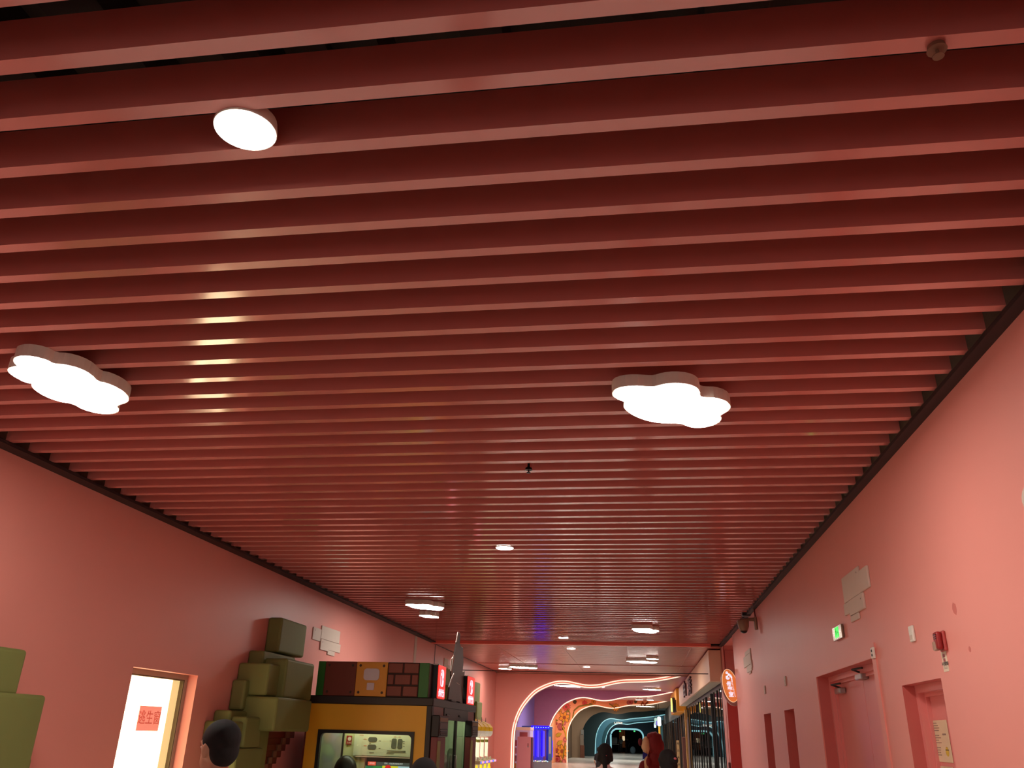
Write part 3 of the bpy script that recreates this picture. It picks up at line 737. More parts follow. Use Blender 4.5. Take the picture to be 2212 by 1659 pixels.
for x0, y0, w_ in ((836, 1621, 40), (836, 1624, 40), (835, 1627, 16), (798, 1625, 10), (819, 1600, 4), (818, 1616, 4), (871, 1601, 3), (871, 1606, 3), (871, 1611, 3), (842, 1600, 3), (798, 1605, 3)):
    krect(mb, x0, y0, x0+w_, y0+1.0, YI-0.034, YI-0.03, 0, YI-0.03)
for x0, y0, w_ in ((777, 1587, 9), (786, 1596, 6), (786, 1610, 6), (851, 1591, 5), (861, 1591.5, 5)):
    krect(mb, x0, y0, x0+w_, y0+1.1, YI-0.034, YI-0.03, 1, YI-0.03)
obj('print_lines', mb, [mat('print grey', (90, 84, 72), 0.6), mat('print rust', (190, 110, 80), 0.6)], bd, kind='stuff')
irect('board_rail', 767, 1632.5, 890, 1634.5, 0.032, OFFWHITE)
sc = irect('game_screen', 789, 1636, 893, 1740, 0.06, BLACK)
irect('screen_bar', 813, 1646, 887, 1653.5, 0.065, mat('screen grey bar', (80, 88, 88), 0.4, emis=(72, 80, 82), es=0.5), sc)
q = K(850, 1650, YI-0.067)
text_obj('lettering', '您好，欢迎来到游戏世界', mat('screen white', (220, 220, 220), 0.4, emis=(220, 225, 225), es=0.7), sc, (q.x, YI-0.067, q.z), (1, 0, 0), (0, 0, 1), 0.028, thick=0.0005)
irect('screen_badge', 795, 1645, 812, 1653, 0.068, mat('screen red badge', (235, 90, 70), 0.4, emis=(235, 88, 66), es=0.8), sc)
q = K(803.5, 1649, YI-0.07)
text_obj('lettering', '试玩版', MATS['screen white'], sc, (q.x, YI-0.07, q.z), (1, 0, 0), (0, 0, 1), 0.03, thick=0.0005)
for x0, x1, c in ((789, 806, (40, 120, 80)), (806, 826, (50, 140, 70)), (826, 860, (225, 225, 60)), (860, 889, (180, 215, 240))):
    irect('screen_picture', x0, 1654, x1, 1700, 0.064, mat('screen %s' % (c,), c, 0.4, emis=c, es=0.6), sc)
q = K(838, 1659, YI-0.067)
obj('screen_picture', MB().lathe([(0.055, 0), (0.055, 0.003)], (q.x, YI-0.068, q.z-0.01), 'y', 20), mat('screen red dot', (225, 40, 40), 0.4, emis=(225, 40, 40), es=0.6), sc)
obj('interior_fill_light', MB().rbox((-5.0, 13.65, KB-0.05), (-3.6, 13.85, KB-0.01), 0.006, 1), mat('kiosk fill tube', (250, 250, 240), 0.4, emis=(250, 255, 232), es=12.0), kio)  # unseen lamp added to brighten the kiosk interior
obj('interior_fill_light', MB().rbox((-3.57, 14.6, KB-0.05), (-3.36, 16.9, KB-0.01), 0.006, 1), MATS['kiosk fill tube'], kio)  # second one added for the space behind the glass doors
q = K(746, 1660, 13.8)
hat = thing('display_dome', 'black rounded display dome inside the kiosk window', 'display', (q.x, 13.8, 0))
obj('dome', MB().ball((q.x, 13.8, q.z-.04), (0.19, 0.12, 0.235), 24, 14), BLACK, hat)
obj('dome_stand', MB().lathe([(0.13, 0.12), (0.13, 0.16), (0.05, 0.2), (0.05, q.z-0.1)], (q.x, 13.8, 0), 'z', 16), DARK, hat)
# side with two glass doors, card readers
SX = KX1
def sp(px, py, X=SX): return at_x(px, py, X)
def srect(name, x0, y0, x1, y1, d, material, parent=kio, zb=None):
    a = sp(x0, y0); b = sp(x1, y1)
    return obj(name, MB().box((SX-0.02, a.y, b.z if zb is None else zb), (SX+d, b.y, a.z)), material, parent)
ya_, yb_ = sp(937, 1540).y, sp(1027, 1540).y
srect('maroon_side_panel', 937.5, 1520, 957.5, 1545, 0.0, MAROON, kio, 0.12)
srect('maroon_side_panel', 1010, 1532, 1026, 1555, 0.0, MAROON, kio, 0.12)
YD0, YD1, YD2 = sp(958.5, 1540).y, sp(986.5, 1540).y, sp(1010, 1540).y
for a, b in ((YD0, YD1), (YD1, YD2)):
    dmb = MB(); w = 0.05
    dmb.box((SX-0.03, a, 0.12), (SX+0.012, a+w, KB)); dmb.box((SX-0.03, b-w, 0.12), (SX+0.012, b, KB)); dmb.box((SX-0.03, a+w, 1.86), (SX+0.012, b-w, KB)); dmb.box((SX-0.03, a+w, 0.12), (SX+0.012, b-w, 0.22))
    dd = obj('glass_door', dmb, BLACK, kio)
    obj('pane', MB().box((SX-0.012, a+w, 0.22), (SX-0.006, b-w, 1.86)), glass_mat('door glass', (205, 215, 200), 0.05), dd)
    obj('closer', MB().rbox((SX+0.012, a+0.12, 1.93), (SX+0.03, a+0.4, 1.96), 0.006, 1), BLACK, dd)
    obj('pull_handle', MB().tube([(SX+0.012, b-0.1, 0.9), (SX+0.05, b-0.1, 0.9), (SX+0.05, b-0.1, 1.3), (SX+0.012, b-0.1, 1.3)], 0.01), STEEL, dd)
obj('inside_board', MB().box((SX-0.75, KY1-0.09, 0.12), (SX-0.05, KY1-0.05, 1.98)), mat('inside lit board', (206, 216, 190), 0.6), kio)
for k in range(3):
    obj('inside_shelf_item', MB().lathe([(0.05, 0), (0.09, 0.1), (0.06, 0.3), (0.03, 0.34)], (SX-0.18, YD0+0.45+k*0.55, 0.9+0.08*k), 'z', 14), mat('soft toy %d' % k, ((120, 110, 86), (150, 128, 110), (96, 104, 84))[k], 0.8), kio)
for x0, x1, yt, yb2, lab in ((950, 967, 1545, 1592, 'card reader cabinet on the near corner of the kiosk'), (1020, 1032, 1557, 1592, 'card reader cabinet on the rear corner of the kiosk')):
    Xr = SX+0.14
    a = sp(x0, yt, Xr); b = sp(x1, yb2, Xr)
    c = thing('card_reader', lab, 'machine', (SX, a.y, 0), 'card readers beside the kiosk doors')
    obj('cabinet', MB().rbox((SX+0.014, a.y, b.z), (Xr, b.y, a.z), 0.01, 1), BLACK, c)
    obj('post', MB().rbox((SX+0.014, a.y+0.02, 0), (Xr-0.02, b.y-0.06, b.z), 0.008, 1), MAROON, c)
    obj('amber_label', MB().rbox((Xr, a.y+0.05, a.z-0.09), (Xr+0.004, b.y-0.05, a.z-0.03), 0.001, 1), mat('amber label', (130, 90, 50), 0.4), c)
    obj('keypad', MB().rbox((Xr, a.y+0.05, a.z-0.26), (Xr+0.006, b.y-0.05, a.z-0.11), 0.002, 1), mat('keypad', (86, 66, 60), 0.4), c)
    for k in range(3):
        obj('button', MB().rbox((Xr+0.006, a.y+0.08, b.z+0.03+k*0.035), (Xr+0.012, b.y-0.08, b.z+0.05+k*0.035), 0.002, 1), DARK, c)
    obj('poster_strip', MB().rbox((Xr-0.02, a.y+0.03, 0.5), (Xr-0.015, a.y+0.24, b.z-0.06), 0.002, 1), mat('green yellow strip', (150, 150, 80), 0.5), c)
# red logo light boxes standing on the kiosk
LOGO = mat('logo white', (250, 240, 250), 0.4, emis=(248, 232, 250), es=1.0)
LOGOP = mat('logo shade', (220, 120, 150), 0.4, emis=(214, 100, 140), es=0.7)
LRED = mat('logo red', (230, 40, 36), 0.4, emis=(248, 52, 44), es=0.85)
for ya_, yb_, zb2, zt, lab in ((13.745, 14.30, 2.165, 2.70, 'red logo light box on the front corner of the kiosk'), (16.22, 16.94, 2.165, 2.685, 'red logo light box on the rear corner of the kiosk')):
    c = thing('logo_light_box', lab, 'sign', (SX-0.06, ya_, zb2), 'red logo light boxes on the kiosk')
    obj('case', MB().rbox((SX-0.125, ya_, zb2), (SX+0.0, yb_, zt), 0.006, 1), BLACK, c)
    obj('back_strip', MB().box((SX-0.155, ya_+0.03, zb2), (SX-0.127, ya_+0.06, zt-0.16)), OFFWHITE, c)
    obj('white_edge', MB().box((SX-0.125, ya_-0.006, zt-0.014), (SX-0.005, ya_, zt-0.002)), OFFWHITE, c)
    yc, hw = (ya_+yb_)/2, (yb_-ya_)/2; H = zt-zb2
    obj('red_face', MB().prism([(SX, y_, z_) for y_, z_ in rounded(ya_+0.01, yb_-0.01, zb2+0.01, zt-0.01, 0.04)], (0.012, 0, 0)), LRED, c)
    # emblem: white rounded body, split in two halves, the nearer one outlined with a dot
    zc_ = zb2+H*0.62; eh = H*0.25; ew = hw*0.42; X_ = SX+0.0125
    def half(s, r):
        pts = []
        for k in range(9):
            an = PI/2*k/8; pts.append((yc+s*(0.012+(ew-0.012-r)+r*math.sin(an)), zc_+eh-r+r*math.cos(an)))
        for k in range(9):
            an = PI/2*k/8; pts.append((yc+s*(0.012+(ew-0.012-r)+r*math.cos(an)), zc_-eh+r-r*math.sin(an)))
        return [(yc+s*0.012, zc_+eh)]+pts+[(yc+s*0.012, zc_-eh)]
    e = obj('emblem', MB().prism([(X_, y_, z_) for y_, z_ in half(1, ew*.7)], (0.003, 0, 0)).prism([(X_, y_, z_) for y_, z_ in half(-1, ew*.7)], (0.003, 0, 0)), LOGO, c)
    ins = half(-1, ew*.7); cy_ = sum(p[0] for p in ins)/len(ins)
    obj('emblem_recess', MB().prism([(X_+0.003, cy_+(y_-cy_)*0.62, zc_+(z_-zc_)*0.84) for y_, z_ in ins], (0.0015, 0, 0)), LRED, e)
    obj('emblem_dot', MB().lathe([(ew*.2, 0), (ew*.2, 0.002)], (X_+0.0042, cy_, zc_+eh*.42), 'x', 12).lathe([(ew*.2, 0), (ew*.2, 0.0025)], (X_+0.0028, yc+ew*.5, zc_-eh*.1), 'x', 12, 1), [LOGO, LRED], e)
    text_obj('lettering', 'NINTENDO', LOGO, c, (X_+0.001, yc, zb2+H*0.245), (0, 1, 0), (0, 0, 1), hw*0.26, thick=0.001)
    text_obj('lettering', 'SWITCH', LOGO, c, (X_+0.001, yc, zb2+H*0.145), (0, 1, 0), (0, 0, 1), hw*0.40, thick=0.001, weight=0.003)
# cut-out display boards on the kiosk roof
CUT = mat('grey brown board', (96, 76, 70), 0.5); 
def cutboard(label, X, pts, d):
    P = [at_x(x, y, X) for x, y in pts]
    zmin = KZ
    t = thing('display_board', label, 'display', (X, P[0].y, zmin))
    ring = [(X, p.y, max(p.z, zmin)) for p in P]
    obj('board', MB().prism(ring, (d, 0, 0)), CUT, t)
    k = len(ring)
    mb = MB()
    for i in range(k):
        a, b = Vector(ring[i]), Vector(ring[(i+1) % k])
        if min(a.z, b.z) < zmin+0.01 or i % 3 == 0: continue
        mb.tube([a+Vector((d*0.5, 0, 0)), b+Vector((d*0.5, 0, 0))], d*0.5, 6)
    obj('pale_edge', mb, OFFWHITE, t)
    obj('foot', MB().box((X-0.06, P[0].y, zmin), (X+d+0.06, P[0].y+0.3, zmin+0.02)), DARK, t)
    return t
cutboard('tall grey brown cut-out display board seen almost edge-on', -3.36, [(975, 1520), (976, 1480), (974, 1450), (979, 1415), (984, 1388), (988, 1366), (991, 1369), (990, 1390), (993, 1398), (997, 1400), (998, 1430), (996, 1452), (1001, 1450), (999, 1470), (996, 1490), (998, 1522)], 0.03)
cutboard('lower grey cut-out board in front of the tall one', -3.30, [(964, 1518), (968, 1485), (973, 1468), (979, 1455), (983, 1475), (990, 1480), (993, 1500), (996, 1524)], 0.03)
cutboard('short flame shaped board leaning behind the tall one', -3.46, [(972, 1518), (972, 1450), (974, 1424), (977, 1420), (979, 1450), (981, 1518)], 0.03)

# ------------------------------------------------------------------ yellow game machines along the window wall
def machine(y, label):
    X0, X1 = -5.35, -4.42
    t = thing('capsule_machine', label, 'machine', ((X0+X1)/2, y, 0), 'yellow and white machines past the kiosk')
    w = 0.54
    def profp(pts): return [(x, y, z) for x, z in pts]
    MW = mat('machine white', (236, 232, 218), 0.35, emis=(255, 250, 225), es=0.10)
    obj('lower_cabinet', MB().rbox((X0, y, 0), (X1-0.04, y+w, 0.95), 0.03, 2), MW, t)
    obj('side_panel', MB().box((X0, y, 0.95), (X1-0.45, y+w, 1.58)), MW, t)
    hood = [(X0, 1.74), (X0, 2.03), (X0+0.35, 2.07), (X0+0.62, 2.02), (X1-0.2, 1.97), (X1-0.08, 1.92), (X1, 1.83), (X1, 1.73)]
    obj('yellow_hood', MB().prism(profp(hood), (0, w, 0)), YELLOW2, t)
    band = [(X0, 1.58), (X0, 1.74), (X1, 1.73), (X1, 1.66), (X1-0.05, 1.59), (X1-0.2, 1.57)]
    obj('white_band', MB().prism(profp(band), (0, w, 0)), MW, t)
    for k in range(3):
        obj('lit_tube', MB().lathe([(0.045, 0), (0.045, 0.5)], (X1-0.10-0.14*k, y+0.1+0.02*k, 1.05), 'z', 12), mat('lit tube %d' % k, (240, 240, 215), 0.3, emis=((255, 250, 215), (235, 250, 225), (250, 245, 200))[k], es=0.7), t)
        obj('tube_label', MB().lathe([(0.047, 0), (0.047, 0.07)], (X1-0.10-0.14*k, y+0.1+0.02*k, 1.43), 'z', 12), mat('olive label', (150, 150, 60), 0.5), t)
    obj('control_shelf', MB().rbox((X1-0.25, y, 0.89), (X1+0.12, y+w, 0.98), 0.02, 2), mat('machine cream', (220, 208, 160), 0.4), t)
    for k, c in enumerate(((90, 110, 255), (255, 170, 90), (255, 120, 220))):
        obj('light_bar', MB().rbox((X1+0.12, y+0.02+k*w/3, 0.91), (X1+0.135, y+(k+1)*w/3, 0.96), 0.004, 1), mat('bar light %d' % k, c, 0.4, emis=c, es=1.3), t)
    for k in range(2):
        obj('knob', MB().lathe([(0.03, 0), (0.035, 0.03), (0.02, 0.07)], (X1+0.02-0.12*k, y+0.15+k*0.2, 0.98), 'z', 12), WHITE, t)
    obj('yellow_arrow', MB().prism([(X1-0.03, y+0.2, 0.86), (X1-0.03, y+0.34, 0.86), (X1-0.03, y+0.34, 0.77), (X1-0.03, y+0.44, 0.77), (X1-0.03, y+0.27, 0.62), (X1-0.03, y+0.1, 0.77), (X1-0.03, y+0.2, 0.77)], (0.02, 0, 0)), mat('arrow yellow', (255, 220, 20), 0.4, emis=(255, 215, 20), es=0.8), t)
    obj('antenna', MB().tube([(X1-0.22, y+0.5, 1.8), (X1-0.22, y+0.5, 2.1)], [0.03, 0.006], 8), mat('pink grey fin', (170, 130, 120), 0.5), t)
machine(23.65, 'yellow topped machine half hidden by the kiosk corner')
machine(24.32, 'second yellow topped machine past the kiosk corner')
machine(24.99, 'third yellow topped machine past the kiosk corner')
machine(25.66, 'last yellow topped machine, nearest the pink arch wall')

# ------------------------------------------------------------------ arch walls
A1 = [(1110,1640),(1111,1600),(1113,1575),(1118,1555),(1128,1532),(1142,1513),(1157,1497),(1175,1487),(1195,1479.5),(1210,1477),(1225,1477.5),(1245,1482),(1265,1486),(1280,1486.5),(1300,1484.5),(1325,1478.5),(1345,1475),(1370,1474.5),(1402,1474),(1430,1470.5),(1460,1464.5),(1482,1459),(1500,1455)]
P1 = [(p.x, p.z) for p in (at_y(x, y, Y_END) for x, y in A1)]
def chaikin(P):
    for _ in range(2):
        out = [P[0]]
        for (a, b), (c, d) in zip(P, P[1:]): out += [(a*.75+c*.25, b*.75+d*.25), (a*.25+c*.75, b*.25+d*.75)]
        P = out+[P[-1]]
    return P
P1 = chaikin(P1)
def pprof(pts, Y): return chaikin([(p.x, p.z) for p in (at_y(x, y, Y) for x, y in pts)])
XE = 2.30
def arch(name, Y, prof, top, material, label, d=0.25, xe=XE):
    prof = [(prof[0][0], 0.0)]+[p for p in prof]+[(xe, prof[-1][1]+0.01)]
    mb = MB(); n = len(prof)
    for YY in (Y, Y+d):
        mb.add([(XL, YY, 0), (prof[0][0], YY, 0), (prof[0][0], YY, top), (XL, YY, top)], [(0, 1, 2, 3)])
        for (xa, za), (xb, zb) in zip(prof, prof[1:]):
            if abs(xb-xa) < 1e-6: continue
            mb.add([(xa, YY, za), (xb, YY, zb), (xb, YY, top), (xa, YY, top)], [(0, 1, 2, 3)])
    for (xa, za), (xb, zb) in zip(prof, prof[1:]):
        mb.add([(xa, Y, za), (xb, Y, zb), (xb, Y+d, zb), (xa, Y+d, za)], [(0, 1, 2, 3)])
    return struct(obj(name, mb, material), label, 'wall')
def arch_strip(parent, prof, Y, r, off, material, a=0, b=None, name='light_strip'):
    pts = []
    P = [Vector((x, 0, z)) for x, z in prof]
    P = [Vector((P[0].x, 0, 0.0))]+P
    for i, p in enumerate(P):
        t = (P[min(i+1, len(P)-1)]-P[max(i-1, 0)]).normalized()
        nrm = Vector((-t.z, 0, t.x))
        pts.append(Vector((p.x, Y, p.z))+nrm*off)
    return obj(name, MB().tube(pts[a:b], r, 6), material, parent)
PURPLE = mat('purple wall paint', (180, 104, 136), 0.5)
PURPLE2 = mat('violet wall paint', (126, 104, 178), 0.5)
ORANGE = mat('orange wall paint', (255, 176, 124), 0.5)
TAUPE = mat('taupe wall paint', (150, 124, 98), 0.6)
TEALD = mat('dark teal paint', (40, 66, 70), 0.5)
BLUE = mat('sky blue paint', (84, 150, 176), 0.5)
TEAL = mat('teal paint', (52, 104, 116), 0.5)
NAVY = mat('navy paint', (26, 56, 74), 0.5)
w1 = arch('wall_end', Y_END, P1, 4.0, PINK, 'pink wall with the wavy arch opening outlined by two light strips')
arch_strip(w1, P1, Y_END-0.02, 0.022, 0.015, LED); arch_strip(w1, P1, Y_END-0.02, 0.022, 0.105, LED)
Y2, Y3, Y4, Y5, Y6, Y7, Y8 = 47.2, 59.5, 73.5, 80.0, 85.5, 90.5, 97.0
w2 = arch('wall_second_arch', Y2, P1, 4.0, PURPLE, 'purple wall with the second wavy arch opening')
arch_strip(w2, P1, Y2-0.02, 0.03, 0.03, LED)
w3 = arch('wall_third_arch', Y3, P1, 4.0, ORANGE, 'orange wall painted with flowers round the third arch')
arch_strip(w3, P1, Y3-0.02, 0.03, 0.03, LED)
w4 = arch('wall_fourth_arch', Y4, P1, 4.0, TAUPE, 'taupe wall with the fourth wavy arch opening')
P5 = pprof([(1286,1640),(1287,1600),(1290,1582),(1297,1567),(1305,1558),(1315,1553.5),(1322,1552.7),(1335,1555.5),(1347,1556.5),(1365,1553),(1385,1551.5),(1410,1549),(1440,1544)], Y5)
w5 = arch('wall_fifth_arch', Y5, P5, 4.1, TEALD, 'dark teal wall with an arch edged in pale blue light')
arch_strip(w5, P5, Y5-0.02, 0.04, 0.03, LEDC)
P6 = pprof([(1298,1620),(1300,1592),(1306,1575),(1315,1564),(1325,1559.5),(1335,1559),(1348,1561),(1366,1558),(1390,1556.5),(1410,1555)], Y6)
w6 = arch('wall_sixth_arch', Y6, P6, 4.1, BLUE, 'sky blue wall round the sixth arch')
P7 = pprof([(1307,1620),(1309,1596),(1314,1580),(1323,1569),(1333,1564),(1345,1564),(1356,1566),(1374,1562),(1392,1561),(1412,1559)], Y7)
w7 = arch('wall_seventh_arch', Y7, P7, 4.1, TEAL, 'teal wall round the seventh arch with small white letters')
arch_strip(w7, P7, Y7-0.02, 0.04, 0.03, LEDC)
q = at_y(1336, 1561, Y7-0.1)
text_obj('lettering', 'LINE', LED, w7, (q.x, Y7-0.12, q.z), (1, 0, 0), (0, 0, 1), 0.42, thick=0.02)
# last wall: rounded rectangle frame, dark room behind
a = at_y(1319, 1574, Y8); b = at_y(1389, 1574, Y8)
ring = [(x, z) for x, z in rounded(a.x, b.x, -1.0, a.z, 0.75, 8)]
rr = 0.75
PF = [(a.x+rr-rr*math.cos(k*PI/16), a.z-rr+rr*math.sin(k*PI/16)) for k in range(9)]+[(b.x-rr+rr*math.sin(k*PI/16), a.z-rr+rr*math.cos(k*PI/16)) for k in range(9)]
mb = MB()
for YY in (Y8, Y8+0.3):
    mb.add([(XL, YY, 0), (PF[0][0], YY, 0), (PF[0][0], YY, 4.1), (XL, YY, 4.1)], [(0, 1, 2, 3)])
    mb.add([(PF[-1][0], YY, 0), (XE, YY, 0), (XE, YY, 4.1), (PF[-1][0], YY, 4.1)], [(0, 1, 2, 3)])
    for (xa, za), (xb, zb) in zip(PF, PF[1:]):
        mb.add([(xa, YY, za), (xb, YY, zb), (xb, YY, 4.1), (xa, YY, 4.1)], [(0, 1, 2, 3)])
w8 = struct(obj('wall_far', mb, NAVY), 'navy wall at the far end with a rounded doorway frame', 'wall')
obj('light_strip', MB().tube([(x, Y8-0.05, z) for x, z in [(PF[0][0], 0)]+PF+[(PF[-1][0], 0)]], 0.085, 8), LEDC, w8)
mb = MB().box((XL, 108, 0), (XE, 108.2, 4.1)).box((XL-0.1, 97.3, 0), (XL, 108, 4.1)).box((XE, 97.3, 0), (XE+0.1, 108, 4.1)).box((XL, 97.3, 4.0), (XE, 108, 4.1))
dr = struct(obj('wall_dark_room', mb, mat('dark room paint', (30, 26, 24), 0.7)), 'dark room behind the far doorway', 'wall')
obj('header_panel', MB().box((PF[0][0], 98.2, 2.35), (PF[-1][0], 98.4, 4.0)), NAVY, dr)
for px in (1339.5, 1370.5):
    q = at_y(px, 1579.5, 98.1)
    g = thing('exit_light', 'tiny green light over the far dark doorway, %s' % ('on the side of the navy recess' if px < 1350 else 'on the side of the red costume'), 'light', (q.x, 98.1, q.z), 'green lights over the far doorway')
    obj('lens', MB().rbox((q.x-0.09, 98.08, q.z-0.07), (q.x+0.09, 98.18, q.z+0.07), 0.03, 2), mat('green lens', (60, 200, 120), 0.3, emis=(80, 230, 130), es=1.2), g)
    obj('backplate', MB().box((q.x-0.13, 98.18, q.z-0.1), (q.x+0.13, 98.2, q.z+0.1)), BLACK, g)
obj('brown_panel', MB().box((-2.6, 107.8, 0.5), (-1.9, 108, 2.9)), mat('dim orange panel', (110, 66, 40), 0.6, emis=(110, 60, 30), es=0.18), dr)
q = at_y(1347, 1595, 104)
g = thing('paper_lantern', 'small glowing lantern sign in the far dark room', 'lantern', (q.x, 104, q.z-0.3))
obj('lantern_shade', MB().rbox((q.x-0.14, 103.9, q.z-0.25), (q.x+0.14, 104.1, q.z+0.25), 0.06, 2), mat('lantern glow', (240, 225, 190), 0.5, emis=(250, 225, 180), es=0.7), g)
obj('lantern_rod', MB().tube([(q.x, 104, q.z+0.25), (q.x, 104, 4.0)], 0.015), BLACK, g)

# side wall and ceilings of the coloured zones
for nm, ya, yb, m_, lab in (('wall_left_violet', Y_END+.25, Y2, PURPLE2, 'violet side wall behind the pink arch'), ('wall_left_orange', Y2+.25, Y3, ORANGE, 'orange side wall behind the purple arch'),
        ('wall_left_shaded', Y3+.25, Y4, mat('taupe with painted shade', (96, 78, 60), 0.6), 'side wall behind the flower arch, shade painted into its brown'), ('wall_left_teal', Y4+.25, Y5, TEALD, 'dark teal side wall behind the taupe arch'), ('wall_left_blue', Y5+.25, Y8, TEAL, 'teal side wall in the blue arches')):  # taupe zone's side wall is darkened: its shade is put into the colour
    struct(obj(nm, MB().box((XL-0.1, ya, 0), (XL, yb, 4.0)), m_), lab, 'wall')
for nm, ya, yb, m_, lab in (('ceiling_purple', Y_END+.25, Y2, mat('plum ceiling', (176, 100, 112), 0.35), 'plum ceiling behind the pink arch'), ('ceiling_orange', Y2+.25, Y3, mat('salmon ceiling', (226, 130, 104), 0.4), 'salmon ceiling behind the purple arch'),
        ('ceiling_taupe', Y3+.25, Y4, TAUPE, 'taupe ceiling behind the flower arch'), ('ceiling_dark', Y4+.25, Y8, TEALD, 'dark ceiling over the blue arches')):
    struct(obj(nm, MB().box((XL, ya, 3.96), (XR+1.2, yb, 4.05)), m_), lab, 'ceiling')
for px, py, w, z, lab in ((1232, 1482.5, 62, 3.87, 'cloud lamp peeking under the crest of the pink arch'), (1409, 1490, 38, 3.87, 'cloud lamp before the purple arch by the beige fascia'), (1381.5, 1512, 14, 3.87, 'cloud lamp before the flower arch, the one over the butterfly flower'),
        (1405, 1512.5, 13, 3.87, 'cloud lamp before the flower arch, the one near the round yellow sign'), (1395, 1526.5, 34, 3.87, 'long cloud lamp right behind the flower arch'), (1396, 1538.2, 17, 3.87, 'last cloud lamp before the dark teal arch')):
    lamp_at(px, py, w, lab, 0.0, 0.8, z, 0.085)

for Y_, X_, lab in ((38.5, -3.4, 'added cloud lamp hidden behind the crest of the pink arch'), (42.0, -2.05, 'added cloud lamp hidden behind the dip of the pink arch'), (51.5, -2.1, 'added cloud lamp right behind the dip of the purple arch'), (55.0, -2.2, 'second added cloud lamp behind the dip of the purple arch'),
        (57.2, -4.6, 'added cloud lamp over the daisies, hidden by the purple wall'), (64.5, -2.06, 'added cloud lamp right behind the dip of the flower arch'), (70.5, -4.9, 'added cloud lamp over the taupe wall, hidden by the flower wall'), (70.0, -2.25, 'second added cloud lamp behind the dip of the flower arch'),
        (78.0, -2.4, 'added cloud lamp behind the dip of the taupe arch'), (83.5, -2.6, 'added cloud lamp behind the pale blue arch light'), (88.5, -2.6, 'added cloud lamp between the sky blue and teal arches'), (93.5, -2.6, 'added cloud lamp before the navy end wall')):
    cloud_lamp(LB, Vector((X_, Y_, 0)), 0.0, 1.0, 0.8, lab, GRP, 0.085, 3.87)  # lamps added out of view to brighten the walls behind the arches
# painted flowers on the orange wall (flat paint, a millimetre or two thick)
FY = Y3-0.012
PET = {'pink': mat('paint pink', (240, 90, 88), 0.6), 'gold': mat('paint gold', (240, 165, 48), 0.6), 'mauve': mat('paint mauve', (190, 100, 96), 0.6), 'olive': mat('paint olive', (150, 132, 42), 0.6), 'rust': mat('paint rust', (160, 80, 40), 0.6),
       'rose': mat('paint rose', (224, 132, 116), 0.6), 'line': mat('paint outline', (120, 62, 30), 0.6), 'red': mat('paint red', (170, 40, 44), 0.6), 'lime': mat('paint lime', (205, 180, 50), 0.6), 'dark': mat('paint dark olive', (84, 82, 46), 0.6)}
def petal(mb, c, a, L, w, mi, Y):
    d = Vector((math.cos(a), 0, math.sin(a))); s = Vector((-d.z, 0, d.x))
    pts = [c+d*(L*t)+s*(w*k) for t, k in ((.15, .12), (.5, .5), (.8, .42), (1, 0), (.8, -.42), (.5, -.5), (.15, -.12))]
    mb.prism([(p.x, Y, p.z) for p in pts], (0, -0.003, 0), mi)
def flower(px, py, rpx, n, col, centre='rust', rot=0.3):
    c = at_y(px, py, FY); r = rpx*Y3/FPX*1.02
    mb = MB()
    for k in range(n):
        a = rot+2*PI*k/n
        petal(mb, c, a, r*1.08, r*1.35/n*3.1, 1, FY+0.004)
        petal(mb, c, a, r, r*1.2/n*2.6, 0, FY)
    mb.lathe([(r*.3, 0), (r*.3, 0.004)], (c.x, FY-0.006, c.z), 'y', 12, 2)
    obj('painted_flower', mb, [PET[col], PET['line'], PET[centre]], w3)
def leaf(px, py, lpx, a, w=.5, col='olive'):
    c = at_y(px, py, FY); L = lpx*Y3/FPX
    mb = MB(); petal(mb, c, a, L*1.06, L*w*1.2, 1, FY+0.004); petal(mb, c, a, L, L*w, 0, FY)
    obj('painted_leaf', mb, [PET[col], PET['line']], w3)
def stem(pts, r, col='lime'):
    P = [at_y(x, y, FY+0.006) for x, y in pts]
    obj('painted_stem', MB().tube([(p.x, FY+0.004, p.z) for p in smooth_line(P)], r, 5), PET[col], w3)
def smooth_line(P):
    out = []
    for i in range(len(P)-1):
        a, b = P[i], P[i+1]
        for t in (0, .33, .66): out.append(a.lerp(b, t))
    return out+[P[-1]]
flower(1223, 1527, 8.5, 13, 'pink'); flower(1219, 1550, 11, 6, 'gold'); flower(1214.5, 1623, 12.5, 8, 'gold', 'rust', 0.1); flower(1209, 1536, 5, 5, 'gold'); flower(1263, 1519, 5.5, 9, 'pink', 'mauve')
flower(1330, 1528, 8, 11, 'gold'); flower(1282, 1516, 5, 6, 'gold'); flower(1361, 1517, 6.5, 4, 'mauve', 'red'); flower(1192, 1570, 5, 5, 'gold')
for px, py, r, col in ((1210.5, 1570, 6.5, 'mauve'), (1218.5, 1562, 4.5, 'rose'), (1221, 1598, 5, 'rose'), (1203.5, 1640, 6.5, 'red'), (1218, 1645, 5, 'rose'), (1202, 1621, 3.5, 'red'), (1202, 1563, 2.5, 'red')):
    c = at_y(px, py, FY); r *= Y3/FPX
    mb = MB()
    for k in range(6):
        a = k*PI/3; mb.lathe([(r*.55, 0), (r*.55, 0.003)], (c.x+r*.5*math.cos(a), FY-0.003, c.z+r*.6*math.sin(a)), 'y', 10, 0, False)
    for s_ in (.75, .45): mb.lathe([(r*s_, 0), (r*s_, 0.003)], (c.x, FY-0.005-(1-s_)*.004, c.z), 'y', 12, 1 if s_ > .5 else 0, False)
    obj('painted_rose', mb, [PET[col], PET['mauve']], w3)
